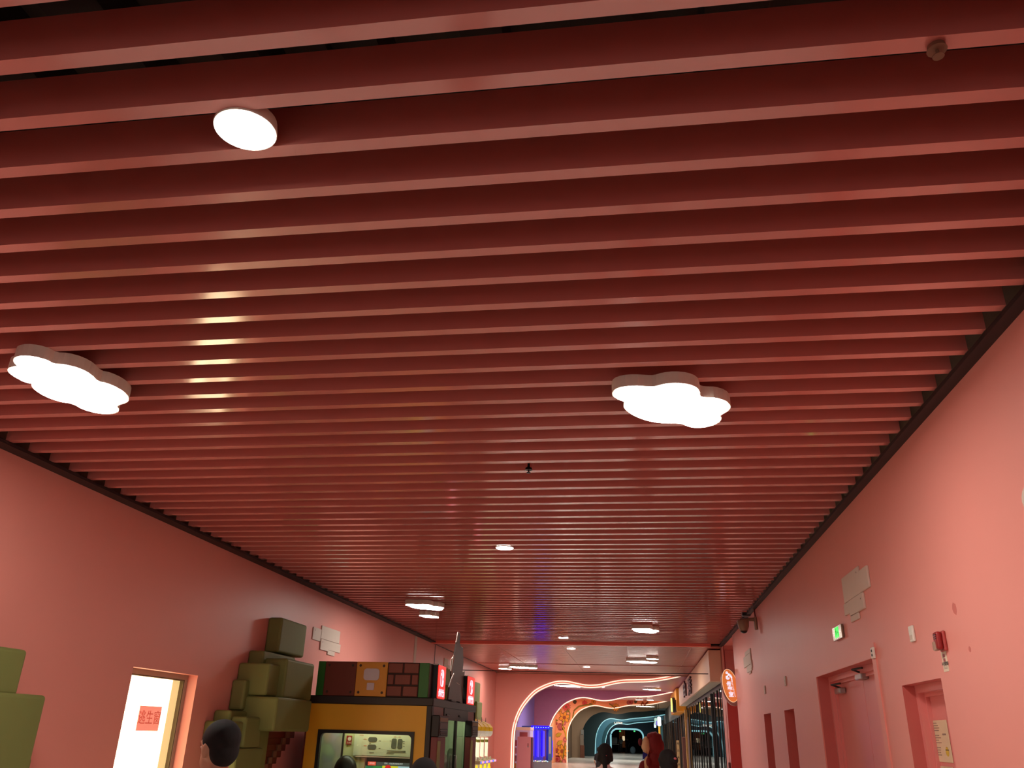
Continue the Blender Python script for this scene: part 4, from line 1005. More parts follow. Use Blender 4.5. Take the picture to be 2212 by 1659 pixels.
for px, py, L, a, w, col in ((1247, 1514, 9, 3.5, .8, 'dark'), (1207, 1556, 9, 3.2, .4, 'olive'), (1228, 1540, 7, 2.0, .8, 'olive'), (1215, 1583, 15, 3.6, .45, 'lime'), (1217, 1598, 16, 3.8, .45, 'lime'), (1214, 1578, 8, 1.0, .6, 'olive'), (1281, 1523, 8, 2.9, .5, 'olive'),
        (1371, 1521, 9, 1.2, .6, 'dark'), (1211, 1640, 9, 4.8, .5, 'olive'), (1213, 1656, 8, .6, .9, 'dark'), (1190, 1578, 7, 1.4, .4, 'lime'), (1318, 1523, 6, .4, .5, 'rose')):
    leaf(px, py, L, a, w, col)
stem([(1237, 1552), (1240, 1535), (1250, 1526), (1265, 1523), (1280, 1522)], 0.05, 'olive'); stem([(1224, 1598), (1221, 1582), (1214, 1568), (1219, 1555)], 0.05); stem([(1216, 1640), (1217, 1628), (1221, 1605)], 0.05, 'olive'); stem([(1230, 1555), (1231, 1540), (1226, 1530)], 0.04, 'olive')
stem([(1385, 1524), (1388, 1517), (1392, 1524), (1400, 1516)], 0.06, 'rust'); stem([(1328, 1530), (1322, 1524), (1316, 1520)], 0.05, 'olive')

# ------------------------------------------------------------------ pink cabinet, claw machine, pale booth behind the pink arch
Yb = 36.6
a = at_y(1118, 1591, Yb); b = at_y(1147, 1591, Yb)
t = thing('pink_cabinet', 'plain pink cabinet with a keyhole beside the blue lit machine', 'cabinet', ((a.x+b.x)/2, Yb, 0))
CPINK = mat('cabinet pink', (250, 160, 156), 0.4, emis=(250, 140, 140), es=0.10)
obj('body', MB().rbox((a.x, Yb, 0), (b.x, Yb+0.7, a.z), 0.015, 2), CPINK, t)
obj('side_edge', MB().box((b.x, Yb+0.02, 0), (b.x+0.03, Yb+0.7, a.z-0.02)), mat('cabinet shade', (120, 40, 60), 0.5), t)
q = at_y(1140.5, 1613, Yb)
obj('lock', MB().lathe([(0.025, 0), (0.03, 0.03)], (q.x, Yb-0.03, q.z), 'y', 12), STEEL, t)
obj('keyhole_plate', MB().rbox((q.x-0.02, Yb-0.012, q.z+0.03), (q.x+0.02, Yb, q.z+0.13), 0.004, 1), mat('plate pink', (190, 100, 96), 0.4), t)
t2 = thing('photo_booth', 'pale booth with a printed header behind the pink cabinet', 'booth', (a.x, Yb+1.2, 0))
c0 = at_y(1109, 1570, Yb+1.0); c1 = at_y(1145, 1570, Yb+1.0)
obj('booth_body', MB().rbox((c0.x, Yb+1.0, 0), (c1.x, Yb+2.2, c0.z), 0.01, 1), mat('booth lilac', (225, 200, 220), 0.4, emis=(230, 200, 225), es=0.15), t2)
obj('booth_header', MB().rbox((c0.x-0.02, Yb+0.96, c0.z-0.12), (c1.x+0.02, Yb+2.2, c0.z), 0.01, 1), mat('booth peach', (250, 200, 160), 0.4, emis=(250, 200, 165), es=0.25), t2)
obj('header_picture', MB().rbox((c0.x+0.28, Yb+0.98, c0.z-0.38), (c1.x-0.1, Yb+1.0, c0.z-0.2), 0.004, 1), mat('header rose', (214, 130, 120), 0.5), t2)
for k, c in enumerate(((220, 110, 110), (240, 180, 170), (190, 130, 120), (250, 200, 90))):
    obj('print_patch', MB().rbox((c0.x+0.03, Yb+0.985, c0.z-0.75-k*0.3), (c0.x+0.17, Yb+1.0, c0.z-0.52-k*0.3), 0.004, 1), mat('print %d' % k, c, 0.5), t2)
# blue claw machine, turned towards the passage
Ym = 39.0
n0 = at_y(1147, 1568, Ym)
ang = math.radians(38)
fx = Vector((math.cos(ang), math.sin(ang), 0)); fn = Vector((math.sin(ang), -math.cos(ang), 0))
t = thing('claw_machine', 'glowing blue prize machine with hanging light tubes', 'machine', (n0.x+0.5, Ym+0.4, 0))
O = Vector((n0.x, Ym, 0))
Wm, Dm = 1.12, 0.8; HT = n0.z
def obox(u0, u1, v0, v1, z0, z1, mi=0, mb=None, r=0.0):
    """u along the front, v behind the front, in the turned frame"""
    m_ = MB()
    (m_.rbox if r else m_.box)(*([(u0, v0, z0), (u1, v1, z1)]+([r, 2] if r else [])))
    M_ = Matrix(((fx.x, -fn.x, 0, O.x), (fx.y, -fn.y, 0, O.y), (0, 0, 1, 0), (0, 0, 0, 1)))
    return m_.xform(M_)
CB = mat('machine blue', (90, 120, 170), 0.3)
obj('base_cabinet', obox(0, Wm, 0, Dm, 0, 0.62, r=0.03), mat('machine grey lilac', (140, 130, 135), 0.4), t)
obj('rear_panel', obox(0, Wm, Dm-0.05, Dm, 0.62, HT-0.12), mat('machine rear', (120, 110, 200), 0.3, emis=(110, 90, 240), es=0.35), t)
obj('roof', obox(-0.02, Wm+0.02, -0.02, Dm, HT-0.12, HT-0.0, r=0.02), CB, t)
obj('side_post', obox(Wm-0.2, Wm+0.02, -0.01, 0.2, 0.62, HT-0.1, r=0.03), CB, t)
obj('side_post', obox(0, 0.04, 0, 0.05, 0.62, HT-0.1), CB, t)
obj('roof_light', obox(0.0, Wm-0.18, -0.06, -0.02, HT-0.11, HT+0.02), mat('pure blue light', (30, 20, 255), 0.3, emis=(30, 10, 255), es=2.4), t)
for k in range(7):
    obj('roof_lamp', obox(0.07+k*.13, 0.12+k*.13, -0.075, -0.06, HT-0.07, HT-0.03, r=0.01), mat('roof dot', (120, 160, 255), 0.3, emis=(120, 170, 255), es=1.6), t)
for k in range(9):
    c = ((40, 20, 255), (110, 80, 255), (150, 120, 255))[k % 3]
    obj('light_tube', obox(0.05+k*.095, 0.05+k*.095+(.05 if k % 2 else .075), 0.12+.05*(k % 3), 0.16+.05*(k % 3), 0.78-0.03*(k % 2), HT-0.18, r=0.015), mat('tube light %d' % (k % 3), c, 0.3, emis=c, es=(1.9, 1.0, 0.8)[k % 3]), t)
obj('front_pane', obox(0.04, Wm-0.2, 0.02, 0.026, 0.62, HT-0.12), glass_mat('claw glass', (225, 225, 250), 0.02), t)
obj('side_light', obox(Wm+0.02, Wm+0.035, 0.0, 0.14, 0.75, 1.45), MATS['pure blue light'], t)
obj('side_picture', obox(Wm-0.17, Wm-0.07, -0.014, -0.01, 0.9, 1.6, r=0.001), mat('pale peach picture', (220, 190, 185), 0.4), t)
for k in range(10):
    c = ((255, 255, 255), (160, 220, 255), (255, 200, 220), (240, 255, 170))[k % 4]
    obj('button_light', obox(0.05+k*.09, 0.1+k*.09, -0.02, 0.0, 0.56+0.01*(k % 3), 0.6+0.01*(k % 3), r=0.006), mat('btn %d' % (k % 4), c, 0.3, emis=c, es=1.0), t)

# ------------------------------------------------------------------ shops along the other side
FX = 1.875
FB = mat('beige fascia', (228, 190, 158), 0.5, noise=0.02)
t = thing('shop_fascia', 'long beige sign fascia over the glazed shop front', 'fascia', (FX, 23.55, 3.1))
obj('fascia_box', MB().rbox((FX, 23.45, 3.105), (XR-0.01, 42.3, 3.90), 0.008, 1), FB, t)
obj('pale_soffit', MB().box((FX+0.04, 23.6, 3.095), (XR-0.02, 42.2, 3.105)), mat('soffit', (205, 200, 180), 0.5), t)  # pale board on the underside of the fascia
FT = mat('brown fascia letters', (88, 58, 60), 0.5)
for ch, px, py, s in (('由', 1481, 1491, 0.62), ('秀', 1492, 1484.5, 0.62)):
    q = at_x(px, py, FX)
    text_obj('lettering', ch, FT, t, (FX-0.03, q.y, q.z), (0, -1, 0), (0, 0, 1), s, thick=0.03, weight=0.012, sx=3.4)
a = at_x(955, 1446.5, XL); b = at_x(1557, 1456, XR)
t = thing('cable', 'thin dark cable strung across the corridor before the beige fascia', 'cable', (XL, a.y, a.z))
obj('wire', MB().tube([a, a.lerp(b, .25)-Vector((0, 0, .012)), a.lerp(b, .5)-Vector((0, 0, .018)), a.lerp(b, .75)-Vector((0, 0, .012)), b], 0.012, 6), TRIM, t)
for p_, sx_ in ((a, 1), (b, -1)): obj('anchor', MB().rbox((p_.x-.02, p_.y-.02, p_.z-.03), (p_.x+.02, p_.y+.02, p_.z+.03), 0.005, 1), STEEL, t)
STW = mat('shop wood dark', (28, 22, 20), 0.5)
def storefront(label, y0, y1, ztop, mull, zmid=None, glass=None, wood=STW, proud=None):
    t = thing('glazed_storefront', label, 'shop front', (XR+0.05, (y0+y1)/2, 0))
    obj('top_rail', MB().box((XR+0.0, y0, ztop-0.12), (XR+0.1, y1, ztop)), wood, t)
    obj('bottom_rail', MB().box((XR+0.0, y0, 0), (XR+0.1, y1, 0.15)), wood, t)
    ms = sorted(m_ for m_ in mull if m_[0] < y1-0.1)
    pro = proud or (lambda y, w: 0.004)
    for y, w in ms:
        obj('mullion', MB().box((XR-pro(y, w), y-w/2, 0.15), (XR+0.03, y+w/2, ztop-0.12)), wood, t)
    edges = [y0]+[m_[0] for m_ in ms]+[y1]
    for a_, b_ in zip(edges, edges[1:]):
        if b_-a_ > 0.08: obj('pane', MB().box((XR+0.004, a_+0.01, 0.15), (XR+0.012, b_-0.01, ztop-0.12)), glass, t)
    return t
GL = glass_mat('shop glass', (190, 200, 195), 0.06)
ML = [(1562, 1.5), (1558, 2), (1552, 3), (1545, 2.5), (1540, 7), (1527.5, 5), (1521, 2), (1515, 2), (1510.5, 2.5), (1504.5, 1.5), (1500, 1.5), (1496, 2), (1491, 2), (1487, 1.5)]
ml = [(at_x(x, 1545, XR).y, 0.06) for x, w in ML]
PRO = {round(y, 2): .42*w*y/FPX for (y, _), (x, w) in zip(ml, ML)}
storefront('glazed shop front with black mullions under the beige fascia', 24.05, 42.0, 3.1, ml, glass=GL, proud=lambda y, w: PRO[round(y, 2)])
inn = obj('wall_shop_inside', MB().box((5.6, 24, 0), (5.7, 98, 3.95)).box((XR+0.1, 23.9, 0), (5.7, 24.0, 3.95)).box((XR+0.25, 24.0, 3.85), (5.7, 98, 3.95)), mat('shop inside paint', (92, 78, 72), 0.7)); struct(inn, 'dim back wall inside the shops', 'wall')
BLU = mat('shop blue panel', (70, 130, 160), 0.5, emis=(70, 140, 170), es=0.12)
for k, (y, w, h, c, lab) in enumerate(((26.5, 1.2, 2.1, (80, 120, 140), 'tall blue display stand behind the shop glass'), (29.5, 1.6, 1.3, (150, 120, 90), 'low wooden counter behind the shop glass'), (33.0, 1.4, 2.0, (60, 96, 110), 'dark teal shelf behind the shop glass'), (37.5, 2.0, 1.6, (120, 70, 56), 'brown cupboard deep behind the shop glass'))):
    s_ = thing('display_stand', lab, 'furniture', (3.8, y, 0))
    m_ = mat('stand %d' % k, c, 0.5)
    obj('carcass', MB().box((3.6, y-w/2, 0), (4.2, y-w/2+0.05, h)).box((3.6, y+w/2-0.05, 0), (4.2, y+w/2, h)).box((4.15, y-w/2, 0), (4.2, y+w/2, h)), m_, s_)
    for j in range(3): obj('shelf', MB().rbox((3.58, y-w/2, 0.1+j*h/3), (4.2, y+w/2, 0.14+j*h/3), 0.006, 1), m_, s_)
    obj('top_board', MB().rbox((3.58, y-w/2, h-0.04), (4.2, y+w/2, h), 0.006, 1), m_, s_)
for k, y in enumerate((27.5, 31.5, 35.5, 39.5)):  # unseen lamps added to give the shop inside some light
    s_ = thing('shop_fill_light', 'added warm downlight inside the glazed shop, number %s from the oval sign' % ('one', 'two', 'three', 'four')[k], 'lamp', (3.4, y, 3.78), 'added downlights inside the glazed shop')
    obj('ring', MB().lathe([(0.13, 0), (0.13, 0.07)], (3.4, y, 3.785), 'z', 16), HOUSING, s_)
    obj('diffuser', MB().lathe([(0.11, 0), (0.11, 0.006)], (3.4, y, 3.78), 'z', 16), mat('shop fill lamp', (250, 240, 220), 0.5, emis=(255, 236, 205), es=8.0), s_)
# yellow fascia and dark shop front further on
YX = 1.75
t = thing('shop_fascia', 'amber yellow sign fascia beyond the beige one', 'fascia', (YX, 42.5, 2.9))
obj('fascia_box', MB().rbox((YX, 42.5, 2.88), (XR-0.01, 50.4, 3.90), 0.008, 1), mat('yellow fascia', (232, 160, 40), 0.45, emis=(235, 150, 30), es=0.06), t)
obj('end_post', MB().rbox((XR-0.12, 42.35, 0), (XR+0.02, 42.6, 2.95), 0.008, 1), mat('gold post', (206, 160, 90), 0.4), t)
q = at_x(1461, 1523, YX)
text_obj('lettering', 'J', DARK, t, (YX-0.02, q.y, q.z), (0, -1, 0), (0, 0, 1), 0.6, thick=0.02, sx=2)
q = at_x(1453, 1523, YX-0.16)
rs_ = 14*q.y/FPX
r_ = thing('round_sign', 'round black rimmed light box on the yellow fascia', 'sign', (q.x, q.y, q.z-rs_))
obj('rim', MB().lathe([(rs_*.95, 0), (rs_, 0.03), (rs_, 0.12), (rs_*.95, 0.15)], (q.x-0.02, q.y, q.z), 'x', 28), BLACK, r_)
obj('lit_face', MB().lathe([(rs_*.88, 0), (rs_*.88, 0.06)], (q.x-0.075, q.y, q.z), 'x', 28), mat('round lit face', (250, 235, 120), 0.4, emis=(255, 240, 120), es=1.1), r_)
obj('mount', MB().box((q.x+0.1, q.y-0.1, q.z-0.06), (YX+0.01, q.y+0.1, q.z+0.06)), BLACK, r_)
random.seed(11)
ml = []
y = 43.3
while y < 95: ml.append((y, random.choice((.1, .2, .3, .5)))); y += random.uniform(0.9, 2.4)
GOLD = mat('old gold wood', (150, 110, 60), 0.4)
sf = storefront('dark timber shop front beneath the yellow fascia running to the blue arches', 42.3, 96.5, 2.95, ml, glass=glass_mat('dark shop glass', (70, 64, 58), 0.02), proud=lambda y, w: w*0.09)
for y_, w in ml[::3]:
    obj('gold_strip', MB().box((XR-w*.09-0.012, y_-w*.3, 0.2), (XR-w*.09-0.001, y_+w*.1, 2.8)), GOLD, sf)
up = obj('wall_right_upper', MB().box((XR+0.0, 50.4, 2.95), (XR+0.1, 97, 3.97)), mat('upper brown', (70, 60, 54), 0.6)); struct(up, 'dark brown band over the timber shop front', 'wall')
obj('end_panel', MB().box((XR+0.06, 42.3, 0.2), (5.5, 42.4, 3.8)), DARK, inn)
# hanging lit signs and vertical banners
def hang(px, py, Y, wpx, hpx, label, c, es, d=0.12):
    q = at_y(px, py, Y); w = wpx*Y/FPX/2; h = hpx*Y/FPX/2
    t = thing('hanging_sign', label, 'sign', (q.x, Y, q.z-h), 'hanging light boxes by the dark shop front')
    obj('sign_case', MB().prism([(x, Y, z) for x, z in rounded(q.x-w*1.12, q.x+w*1.12, q.z-h*1.08, q.z+h*1.08, min(w, h)*.8)], (0, d, 0)), mat('case teal', (140, 190, 190), 0.4), t)
    obj('lit_panel', MB().prism([(x, Y-0.01, z) for x, z in rounded(q.x-w, q.x+w, q.z-h, q.z+h, min(w, h)*.75)], (0, 0.01, 0)), mat('hang %s' % (c,), c, 0.4, emis=c, es=es), t)
    obj('hanger', MB().tube([(q.x, Y+d/2, q.z+h), (q.x, Y+d/2, 3.96)], 0.012), DARK, t)
    return t, q
t, q = hang(1424, 1558.5, 60.5, 7, 17, 'bright white pill shaped light box hanging by the timber shop front', (250, 250, 255), 1.6)
hang(1417, 1558, 62.5, 6, 12, 'pale green light box half behind the white pill', (190, 235, 220), 0.8)
hang(1415, 1567, 64.5, 4, 9, 'small bluish light box lowest of the hanging signs', (215, 240, 255), 1.2)
hang(1420, 1562, 61.3, 5, 8, 'violet patch light box tucked beside the white pill', (120, 110, 220), 0.9)
def banner(px0, py0, px1, py1, Y, label, c, text=None):
    a = at_y(px0, py0, Y); b = at_y(px1, py0, Y); b.z = at_y(px0, py1, Y).z
    t = thing('banner', label, 'banner', ((a.x+b.x)/2, Y, 0))
    obj('banner_board', MB().rbox((a.x, Y, max(b.z, 0.05)), (b.x, Y+0.05, a.z), 0.01, 1), mat('banner %s' % (c,), c, 0.5), t)
    obj('banner_foot', MB().lathe([(0.16, 0), (0.16, 0.03), (0.03, 0.05), (0.03, 0.4)], ((a.x+b.x)/2, Y+0.1, 0), 'z', 14), DARK, t)
    if text:
        n = len(text); hh = (a.z-b.z)/n
        for k, ch in enumerate(text):
            text_obj('lettering', ch, DARK, t, ((a.x+b.x)/2, Y-0.003, a.z-hh*(k+.5)), (1, 0, 0), (0, 0, 1), abs(b.x-a.x)*.8, thick=0.002)
    return t
banner(1461, 1599, 1467, 1690, 30.0, 'narrow cream banner with dark characters before the shop', (205, 170, 120), '精品美食烧烤')
banner(1473.5, 1592, 1481, 1700, 27.0, 'plain brown board standing at the shop glass', (120, 76, 70))
banner(1483.5, 1554, 1486.5, 1700, 33.0, 'thin lilac grey board behind the brown one', (176, 160, 165))
banner(1422, 1567, 1426, 1640, 70.0, 'distant golden yellow board beside the teal one', (196, 150, 40))
banner(1427, 1567, 1431.5, 1640, 68.0, 'distant teal board beside the golden one', (70, 130, 150))
# small things at the taupe arch
q = at_y(1258, 1588, Y4-0.05)
t = thing('wall_unit', 'small grey wall box with a dark screen on the taupe arch edge', 'box', (q.x, Y4, q.z-0.3))
obj('box_body', MB().rbox((q.x-0.12, Y4-0.14, q.z-0.28), (q.x+0.12, Y4, q.z+0.42), 0.02, 2), mat('unit grey', (130, 130, 125), 0.4), t)
obj('screen', MB().rbox((q.x-0.10, Y4-0.15, q.z-0.22), (q.x+0.06, Y4-0.14, q.z+0.06), 0.005, 1), BLACK, t)
q0 = at_y(1253, 1600, Y4-0.3)
t = thing('notice_stand', 'brown and grey stand at the foot of the taupe arch', 'stand', (q0.x, Y4-0.3, 0))
obj('upper_board', MB().rbox((q0.x, Y4-0.3, 0.95), (q0.x+0.3, Y4-0.22, 1.75), 0.01, 1), mat('stand taupe', (126, 112, 98), 0.5), t)
obj('lower_board', MB().rbox((q0.x, Y4-0.3, 0.0), (q0.x+0.36, Y4-0.22, 0.95), 0.01, 1), mat('stand rust', (100, 56, 36), 0.5), t)

# ------------------------------------------------------------------ people
def capsule(mb, a, b, ra, rb, n=10):
    a, b = Vector(a), Vector(b)
    mb.tube([a, a.lerp(b, .5), b], [ra, (ra+rb)/2, rb], n)
    mb.ball(a, ra, n, 8); mb.ball(b, rb, n, 8)
def remesh(o, voxel, it=3):
    m = o.modifiers.new('fuse', 'REMESH'); m.mode = 'VOXEL'; m.voxel_size = voxel; m.use_smooth_shade = True
    s = o.modifiers.new('smooth', 'SMOOTH'); s.factor = 0.5; s.iterations = it
def person(loc, H, face, label, shirt, trousers, hair='short', step=0.10, voxel=0.009, tie=None, group=None, arm=0.12, child=False, hairpart='hair'):
    t = thing('person', label, 'person', loc, group)
    R = Matrix.Translation(Vector(loc)) @ Matrix.Rotation(face, 4, 'Z')
    k = H/1.70
    def P(x, y, z): return Vector((x*k, y*k, z*k))
    b = MB()
    hz = 1.575
    # head: skull, jaw, nose, brow, ears
    b.ball(P(0, -.012, hz+.015), (.074*k, .094*k, .098*k), 20, 14); b.ball(P(0, .022, hz-.05), (.056*k, .066*k, .066*k), 16, 12)
    capsule(b, P(0, .085, hz+.01), P(0, .102, hz-.028), .009*k, .014*k, 8); b.ball(P(0, .066, hz+.03), (.055*k, .022*k, .012*k), 12, 8)
    b.ball(P(0, .078, hz-.092), (.024*k, .018*k, .016*k), 10, 8)
    for s in (-1, 1): b.ball(P(s*.077, -.01, hz-.008), (.011*k, .022*k, .034*k), 10, 8)
    capsule(b, P(0, -.02, hz-.06), P(0, -.03, 1.40), .052*k, .06*k)
    # torso, hips
    b.ball(P(0, -.005, 1.30), (.165*k, .10*k, .16*k), 18, 12); b.ball(P(0, .0, 1.12), (.135*k, .095*k, .17*k), 18, 12); b.ball(P(0, -.01, .94), (.155*k, .11*k, .13*k), 18, 12)
    capsule(b, P(-.15, -.01, 1.375), P(.15, -.01, 1.375), .052*k, .052*k)
    sh = MB(); tr = MB(); so = MB()
    sh.ball(P(0, -.005, 1.30), (.18*k, .113*k, .165*k), 18, 12); sh.ball(P(0, 0, 1.12), (.152*k, .11*k, .20*k), 18, 12); sh.ball(P(0, -.005, .98), (.165*k, .122*k, .12*k), 18, 12)
    capsule(sh, P(-.15, -.01, 1.375), P(.15, -.01, 1.375), .064*k, .064*k); capsule(sh, P(0, -.03, 1.40), P(0, -.03, 1.435), .075*k, .066*k)
    tr.ball(P(0, -.01, .93), (.168*k, .122*k, .12*k), 18, 12)
    for s in (-1, 1):
        st = s*step
        S_, E_, W_ = P(s*.185, -.01, 1.365), P(s*.235, -.03, 1.09), P(s*.245, arm, .86)
        capsule(b, S_, E_, .046*k, .036*k); capsule(b, E_, W_, .037*k, .024*k)
        capsule(sh, S_, S_.lerp(E_, .72), .06*k, .054*k)
        hd = (W_-E_).normalized(); side = Vector((s, 0, 0))
        pal = W_+hd*.055*k
        capsule(b, W_, pal, .025*k, .034*k)
        for j, (L, o_) in enumerate(((.068, -.027), (.078, -.009), (.073, .009), (.056, .026))):
            base = pal+Vector((0, o_*k, 0))+hd*.02*k
            mid = base+hd*L*.5*k; tip = mid+(hd*.45+Vector((-s*.22, 0, 0)))*L*k
            capsule(b, base, mid, .0095*k, .0085*k, 6); capsule(b, mid, tip, .0085*k, .007*k, 6)
        tb_ = W_+hd*.02*k; capsule(b, tb_, tb_+Vector((-s*.02, .04, -.03))*k, .012*k, .009*k, 6); capsule(b, tb_+Vector((-s*.02, .04, -.03))*k, tb_+Vector((-s*.03, .055, -.055))*k, .009*k, .008*k, 6)
        Hp, Kn, An = P(s*.085, -.01, .90), P(s*.095, st*.7+.02, .49), P(s*.10, st-.02, .085)
        capsule(b, Hp, Kn, .082*k, .052*k); capsule(b, Kn, An, .052*k, .034*k)
        capsule(tr, Hp, Kn, .096*k, .066*k); capsule(tr, Kn, An, .066*k, .052*k)
        capsule(b, An+P(0, -.02, -.045), An+P(0, .13, -.055), .036*k, .028*k)
        capsule(so, An+P(0, -.03, -.040), An+P(0, .14, -.050), .044*k, .034*k)
    ob = obj('body', b.xform(R), SKIN, t); remesh(ob, voxel)
    o_ = obj('shirt', sh.xform(R), shirt, t); remesh(o_, voxel*1.3)
    o_ = obj('trousers', tr.xform(R), trousers, t); remesh(o_, voxel*1.3)
    o_ = obj('shoes', so.xform(R), DARK, t); remesh(o_, voxel*1.1, 1)
    for s in (-1, 1):
        e = obj('eye', MB().ball(P(s*.031, .070, hz+.006), (.012*k, .008*k, .008*k), 10, 8).xform(R), EYEW, t)
        obj('iris', MB().ball(P(s*.031, .0765, hz+.006), (.006*k, .003*k, .006*k), 8, 6).xform(R), EYEB, e)
    obj('mouth', MB().ball(P(0, .083, hz-.062), (.022*k, .008*k, .006*k), 10, 6).xform(R), SKIN_D, t)
    h = MB()
    if hair == 'short':
        h.ball(P(0, -.024, hz+.045), (.084*k, .098*k, .088*k), 20, 14); h.ball(P(0, -.055, hz-.005), (.076*k, .058*k, .075*k), 16, 12)
    else:
        h.ball(P(0, -.022, hz+.038), (.088*k, .102*k, .094*k), 20, 14); h.ball(P(0, -.055, hz-.02), (.084*k, .066*k, .09*k), 16, 12)
        for s in (-1, 1): capsule(h, P(s*.07, .02, hz+.03), P(s*.076, -.03, hz-.05), .02*k, .022*k)
        if hair == 'tail':
            capsule(h, P(0, -.105, hz+.01), P(0, -.14, hz-.06), .03*k, .034*k); capsule(h, P(0, -.14, hz-.06), P(.004, -.13, hz-.2), .034*k, .022*k)
        if hair == 'bun': h.ball(P(0, -.125, hz+.03), (.045*k, .04*k, .045*k), 14, 10)
    o_ = obj(hairpart, h.xform(R), HAIR, t); remesh(o_, voxel*1.1, 2)
    if tie:
        ty = -.128 if hair == 'tail' else -.155
        m_ = MB().ball(P(0.01 if hair == 'tail' else -.01, ty, hz+(-.005 if hair == 'tail' else .045)), (.016*k, .014*k, .012*k), 10, 8)
        obj('hair_tie', m_.xform(R), mat('pink hair tie', (190, 90, 96), 0.6), t)
    return t
JEANS = mat('dark jeans', (44, 50, 66), 0.8)
q = at_y(472, 1600, 4.0)
person((q.x, 4.0, 0), 1.70, math.radians(64), 'man with short black hair before the lit window, seen from behind his ear', mat('dusty brown tee', (150, 124, 108), 0.85), JEANS, 'short', 0.12, 0.008)
q = at_y(1307, 1620, 10.0)
person((q.x, 10.0, 0), 1.605, 0.0, 'woman in a pale pink top with a low black ponytail, seen from behind', mat('pale pink top', (228, 194, 190), 0.85), JEANS, 'tail', 0.1, 0.008, True)
q = at_y(1440, 1640, 8.6)
person((q.x, 8.6, 0), 1.58, math.radians(35), 'girl with black hair held by a pink tie beside the shop front', mat('orange red tee', (226, 90, 70), 0.8), JEANS, 'bun', 0.1, 0.008, True)
q = at_y(918, 1645, 5.1)
person((q.x, 5.1, 0), 1.535, 0.1, 'person whose dark crown of hair covers the kiosk corner', mat('grey tee', (90, 86, 84), 0.8), JEANS, 'long', 0.1, 0.008)
q = at_y(1294, 1630, 32)
person((q.x, 32, 0), 1.32, -0.6, 'child in black half hidden behind the woman with the ponytail', mat('black tee', (24, 22, 26), 0.8), BLACK, 'short', 0.05, 0.02)
for k, (px, lab) in enumerate(((1341, 'distant figure in grey in the far dark room, near the cart'), (1352, 'distant dark figure in the far dark room, below the lantern'), (1356, 'distant darker figure in the far dark room, next to the pale sack'))):
    q = at_y(px, 1600, 100+k)
    person((q.x, 100+k, 0), 1.7-.08*k, 1.2*k, lab, mat('dim tee %d' % k, ((110, 112, 108), (50, 52, 52), (36, 36, 40))[k], 0.8), DARK, 'short', 0.1, 0.03)
# cart and sack in the far room
q = at_y(1330, 1615, 99.0)
t = thing('cart', 'small grey cart at the far dark doorway', 'cart', (q.x, 99, 0))
obj('tray', MB().rbox((q.x-.5, 98.8, .85), (q.x+.4, 99.3, .93), 0.02, 1), mat('cart grey', (120, 118, 110), 0.5), t)
for sx_ in (-.45, .33):
    obj('leg', MB().tube([(q.x+sx_, 98.9, 0), (q.x+sx_, 98.9, .86)], .03), DARK, t)
obj('hood', MB().rbox((q.x-.5, 99.0, .93), (q.x+.2, 99.3, 1.6), 0.05, 2), mat('cart hood', (90, 84, 78), 0.5), t)
q = at_y(1367, 1620, 99.0)
o = obj('sack', MB().ball((q.x, 99, .35), (.3, .25, .38), 18, 12), mat('pale blue sack', (120, 136, 146), 0.8)); tag(o, 'pale blue rounded sack on the floor of the far room', 'sack')

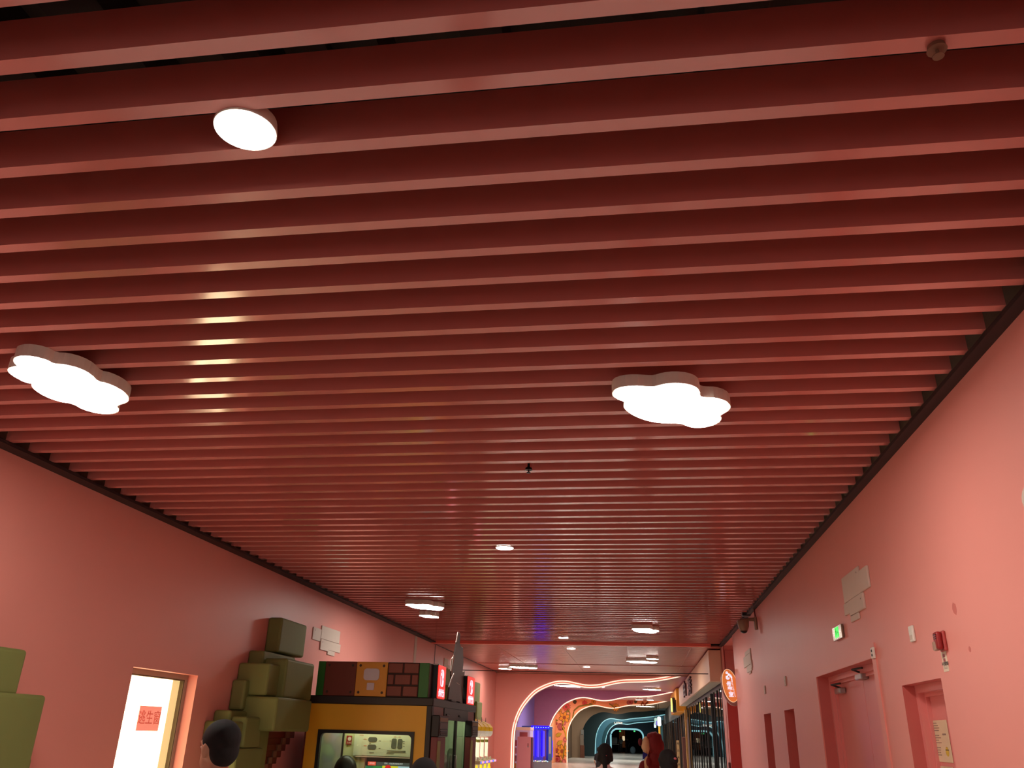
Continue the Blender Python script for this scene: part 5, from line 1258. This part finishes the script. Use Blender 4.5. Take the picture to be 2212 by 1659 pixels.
# figure in a bulky red costume
Yk = 17.0
c = at_y(1413, 1620, Yk)
t = thing('person', 'person in a bulky red plush costume with beige front and blue collar', 'person', (c.x, Yk, 0))
RP = mat('red plush', (128, 28, 28), 0.85, noise=0.2, scale=20, bump=0.5); BG = mat('beige felt', (226, 178, 134), 0.8); NV = mat('deep blue felt', (24, 24, 130), 0.7)
u = Yk/FPX
b = MB()
def C(px, py, dy=0.0): q_ = at_y(px, py, Yk+dy); return Vector((q_.x, Yk+dy, q_.z))
def ell(px, py, rx, rz, ry=None, dy=0.0):
    b.ball(C(px, py, dy), (rx*u, (ry or rx)*u, rz*u), 18, 12)
ell(1416, 1607, 14.5, 21, 15); ell(1423, 1613, 10.5, 18, 14); ell(1428, 1604, 4, 6, 8); ell(1429, 1618, 4.5, 6, 8); ell(1426, 1630, 5, 6, 8); ell(1404, 1590, 6, 6, 10); ell(1412, 1588, 6, 6, 10); ell(1420, 1590, 6, 6, 10); ell(1414, 1640, 14, 16, 13); ell(1410, 1665, 14, 26, 13); ell(1401, 1646, 5, 8, 8, -.1); ell(1408, 1587, 4, 5, 7); ell(1416, 1586, 4, 5, 7); ell(1425, 1592, 4, 6, 7); ell(1431, 1611, 3, 5, 7); ell(1402, 1622, 4, 6, 8)
b.ball((c.x, Yk, 0.75), (.24, .22, .45), 16, 12)
for s in (-1, 1):
    capsule(b, (c.x+s*.1, Yk, .6), (c.x+s*.11, Yk, .1), .11, .10); capsule(b, (c.x+s*.11, Yk+.03, .07), (c.x+s*.11, Yk-.16, .06), .085, .06)
    A0, A1_, A2 = Vector((c.x+s*.2, Yk, 1.2)), Vector((c.x+s*.3, Yk-.05, .95)), Vector((c.x+s*.3, Yk-.16, .78))
    capsule(b, A0, A1_, .085, .07); capsule(b, A1_, A2, .07, .05)
    for j in range(4): capsule(b, A2+Vector((s*.0+(j-1.5)*.028, -.02, -.01)), A2+Vector((s*.0+(j-1.5)*.032, -.07, -.055)), .016, .012, 6)
    capsule(b, A2, A2+Vector((-s*.06, -.05, .0)), .018, .013, 6)
o_ = obj('body', b.xform(Matrix.Identity(4)), RP, t); remesh(o_, 0.012)
f = MB()
f.ball(C(1396, 1611, -.02), (8.5*u, 10*u, 17*u), 18, 12); f.ball(C(1388.5, 1613.5, -.03), (3*u, 3*u, 5*u), 12, 8)
o_ = obj('face_piece', f, BG, t); remesh(o_, 0.012)
for dy in (-.05, .03):
    p_ = C(1389, 1604, 0)+Vector((.005, dy, 0)); obj('eye', MB().ball(p_, (.008, .012, .02), 10, 8), EYEB, t)
f = MB(); f.ball(C(1383, 1603, .02), (4.2*u, 5*u, 7*u), 14, 10); o_ = obj('hat_tassel', f, mat('dark red plush', (110, 26, 34), 0.85), t)
f = MB().prism([C(1389, 1624, -.1), C(1399, 1629, -.1), C(1398, 1634, -.1), C(1388.5, 1641, -.1), C(1388, 1632, -.1)], (0, .1, 0)); obj('blue_collar', f, NV, t)
f = MB(); f.ball(C(1397, 1655, -.06), (5*u, 6*u, 24*u), 16, 12); o_ = obj('front_panel', f, BG, t)
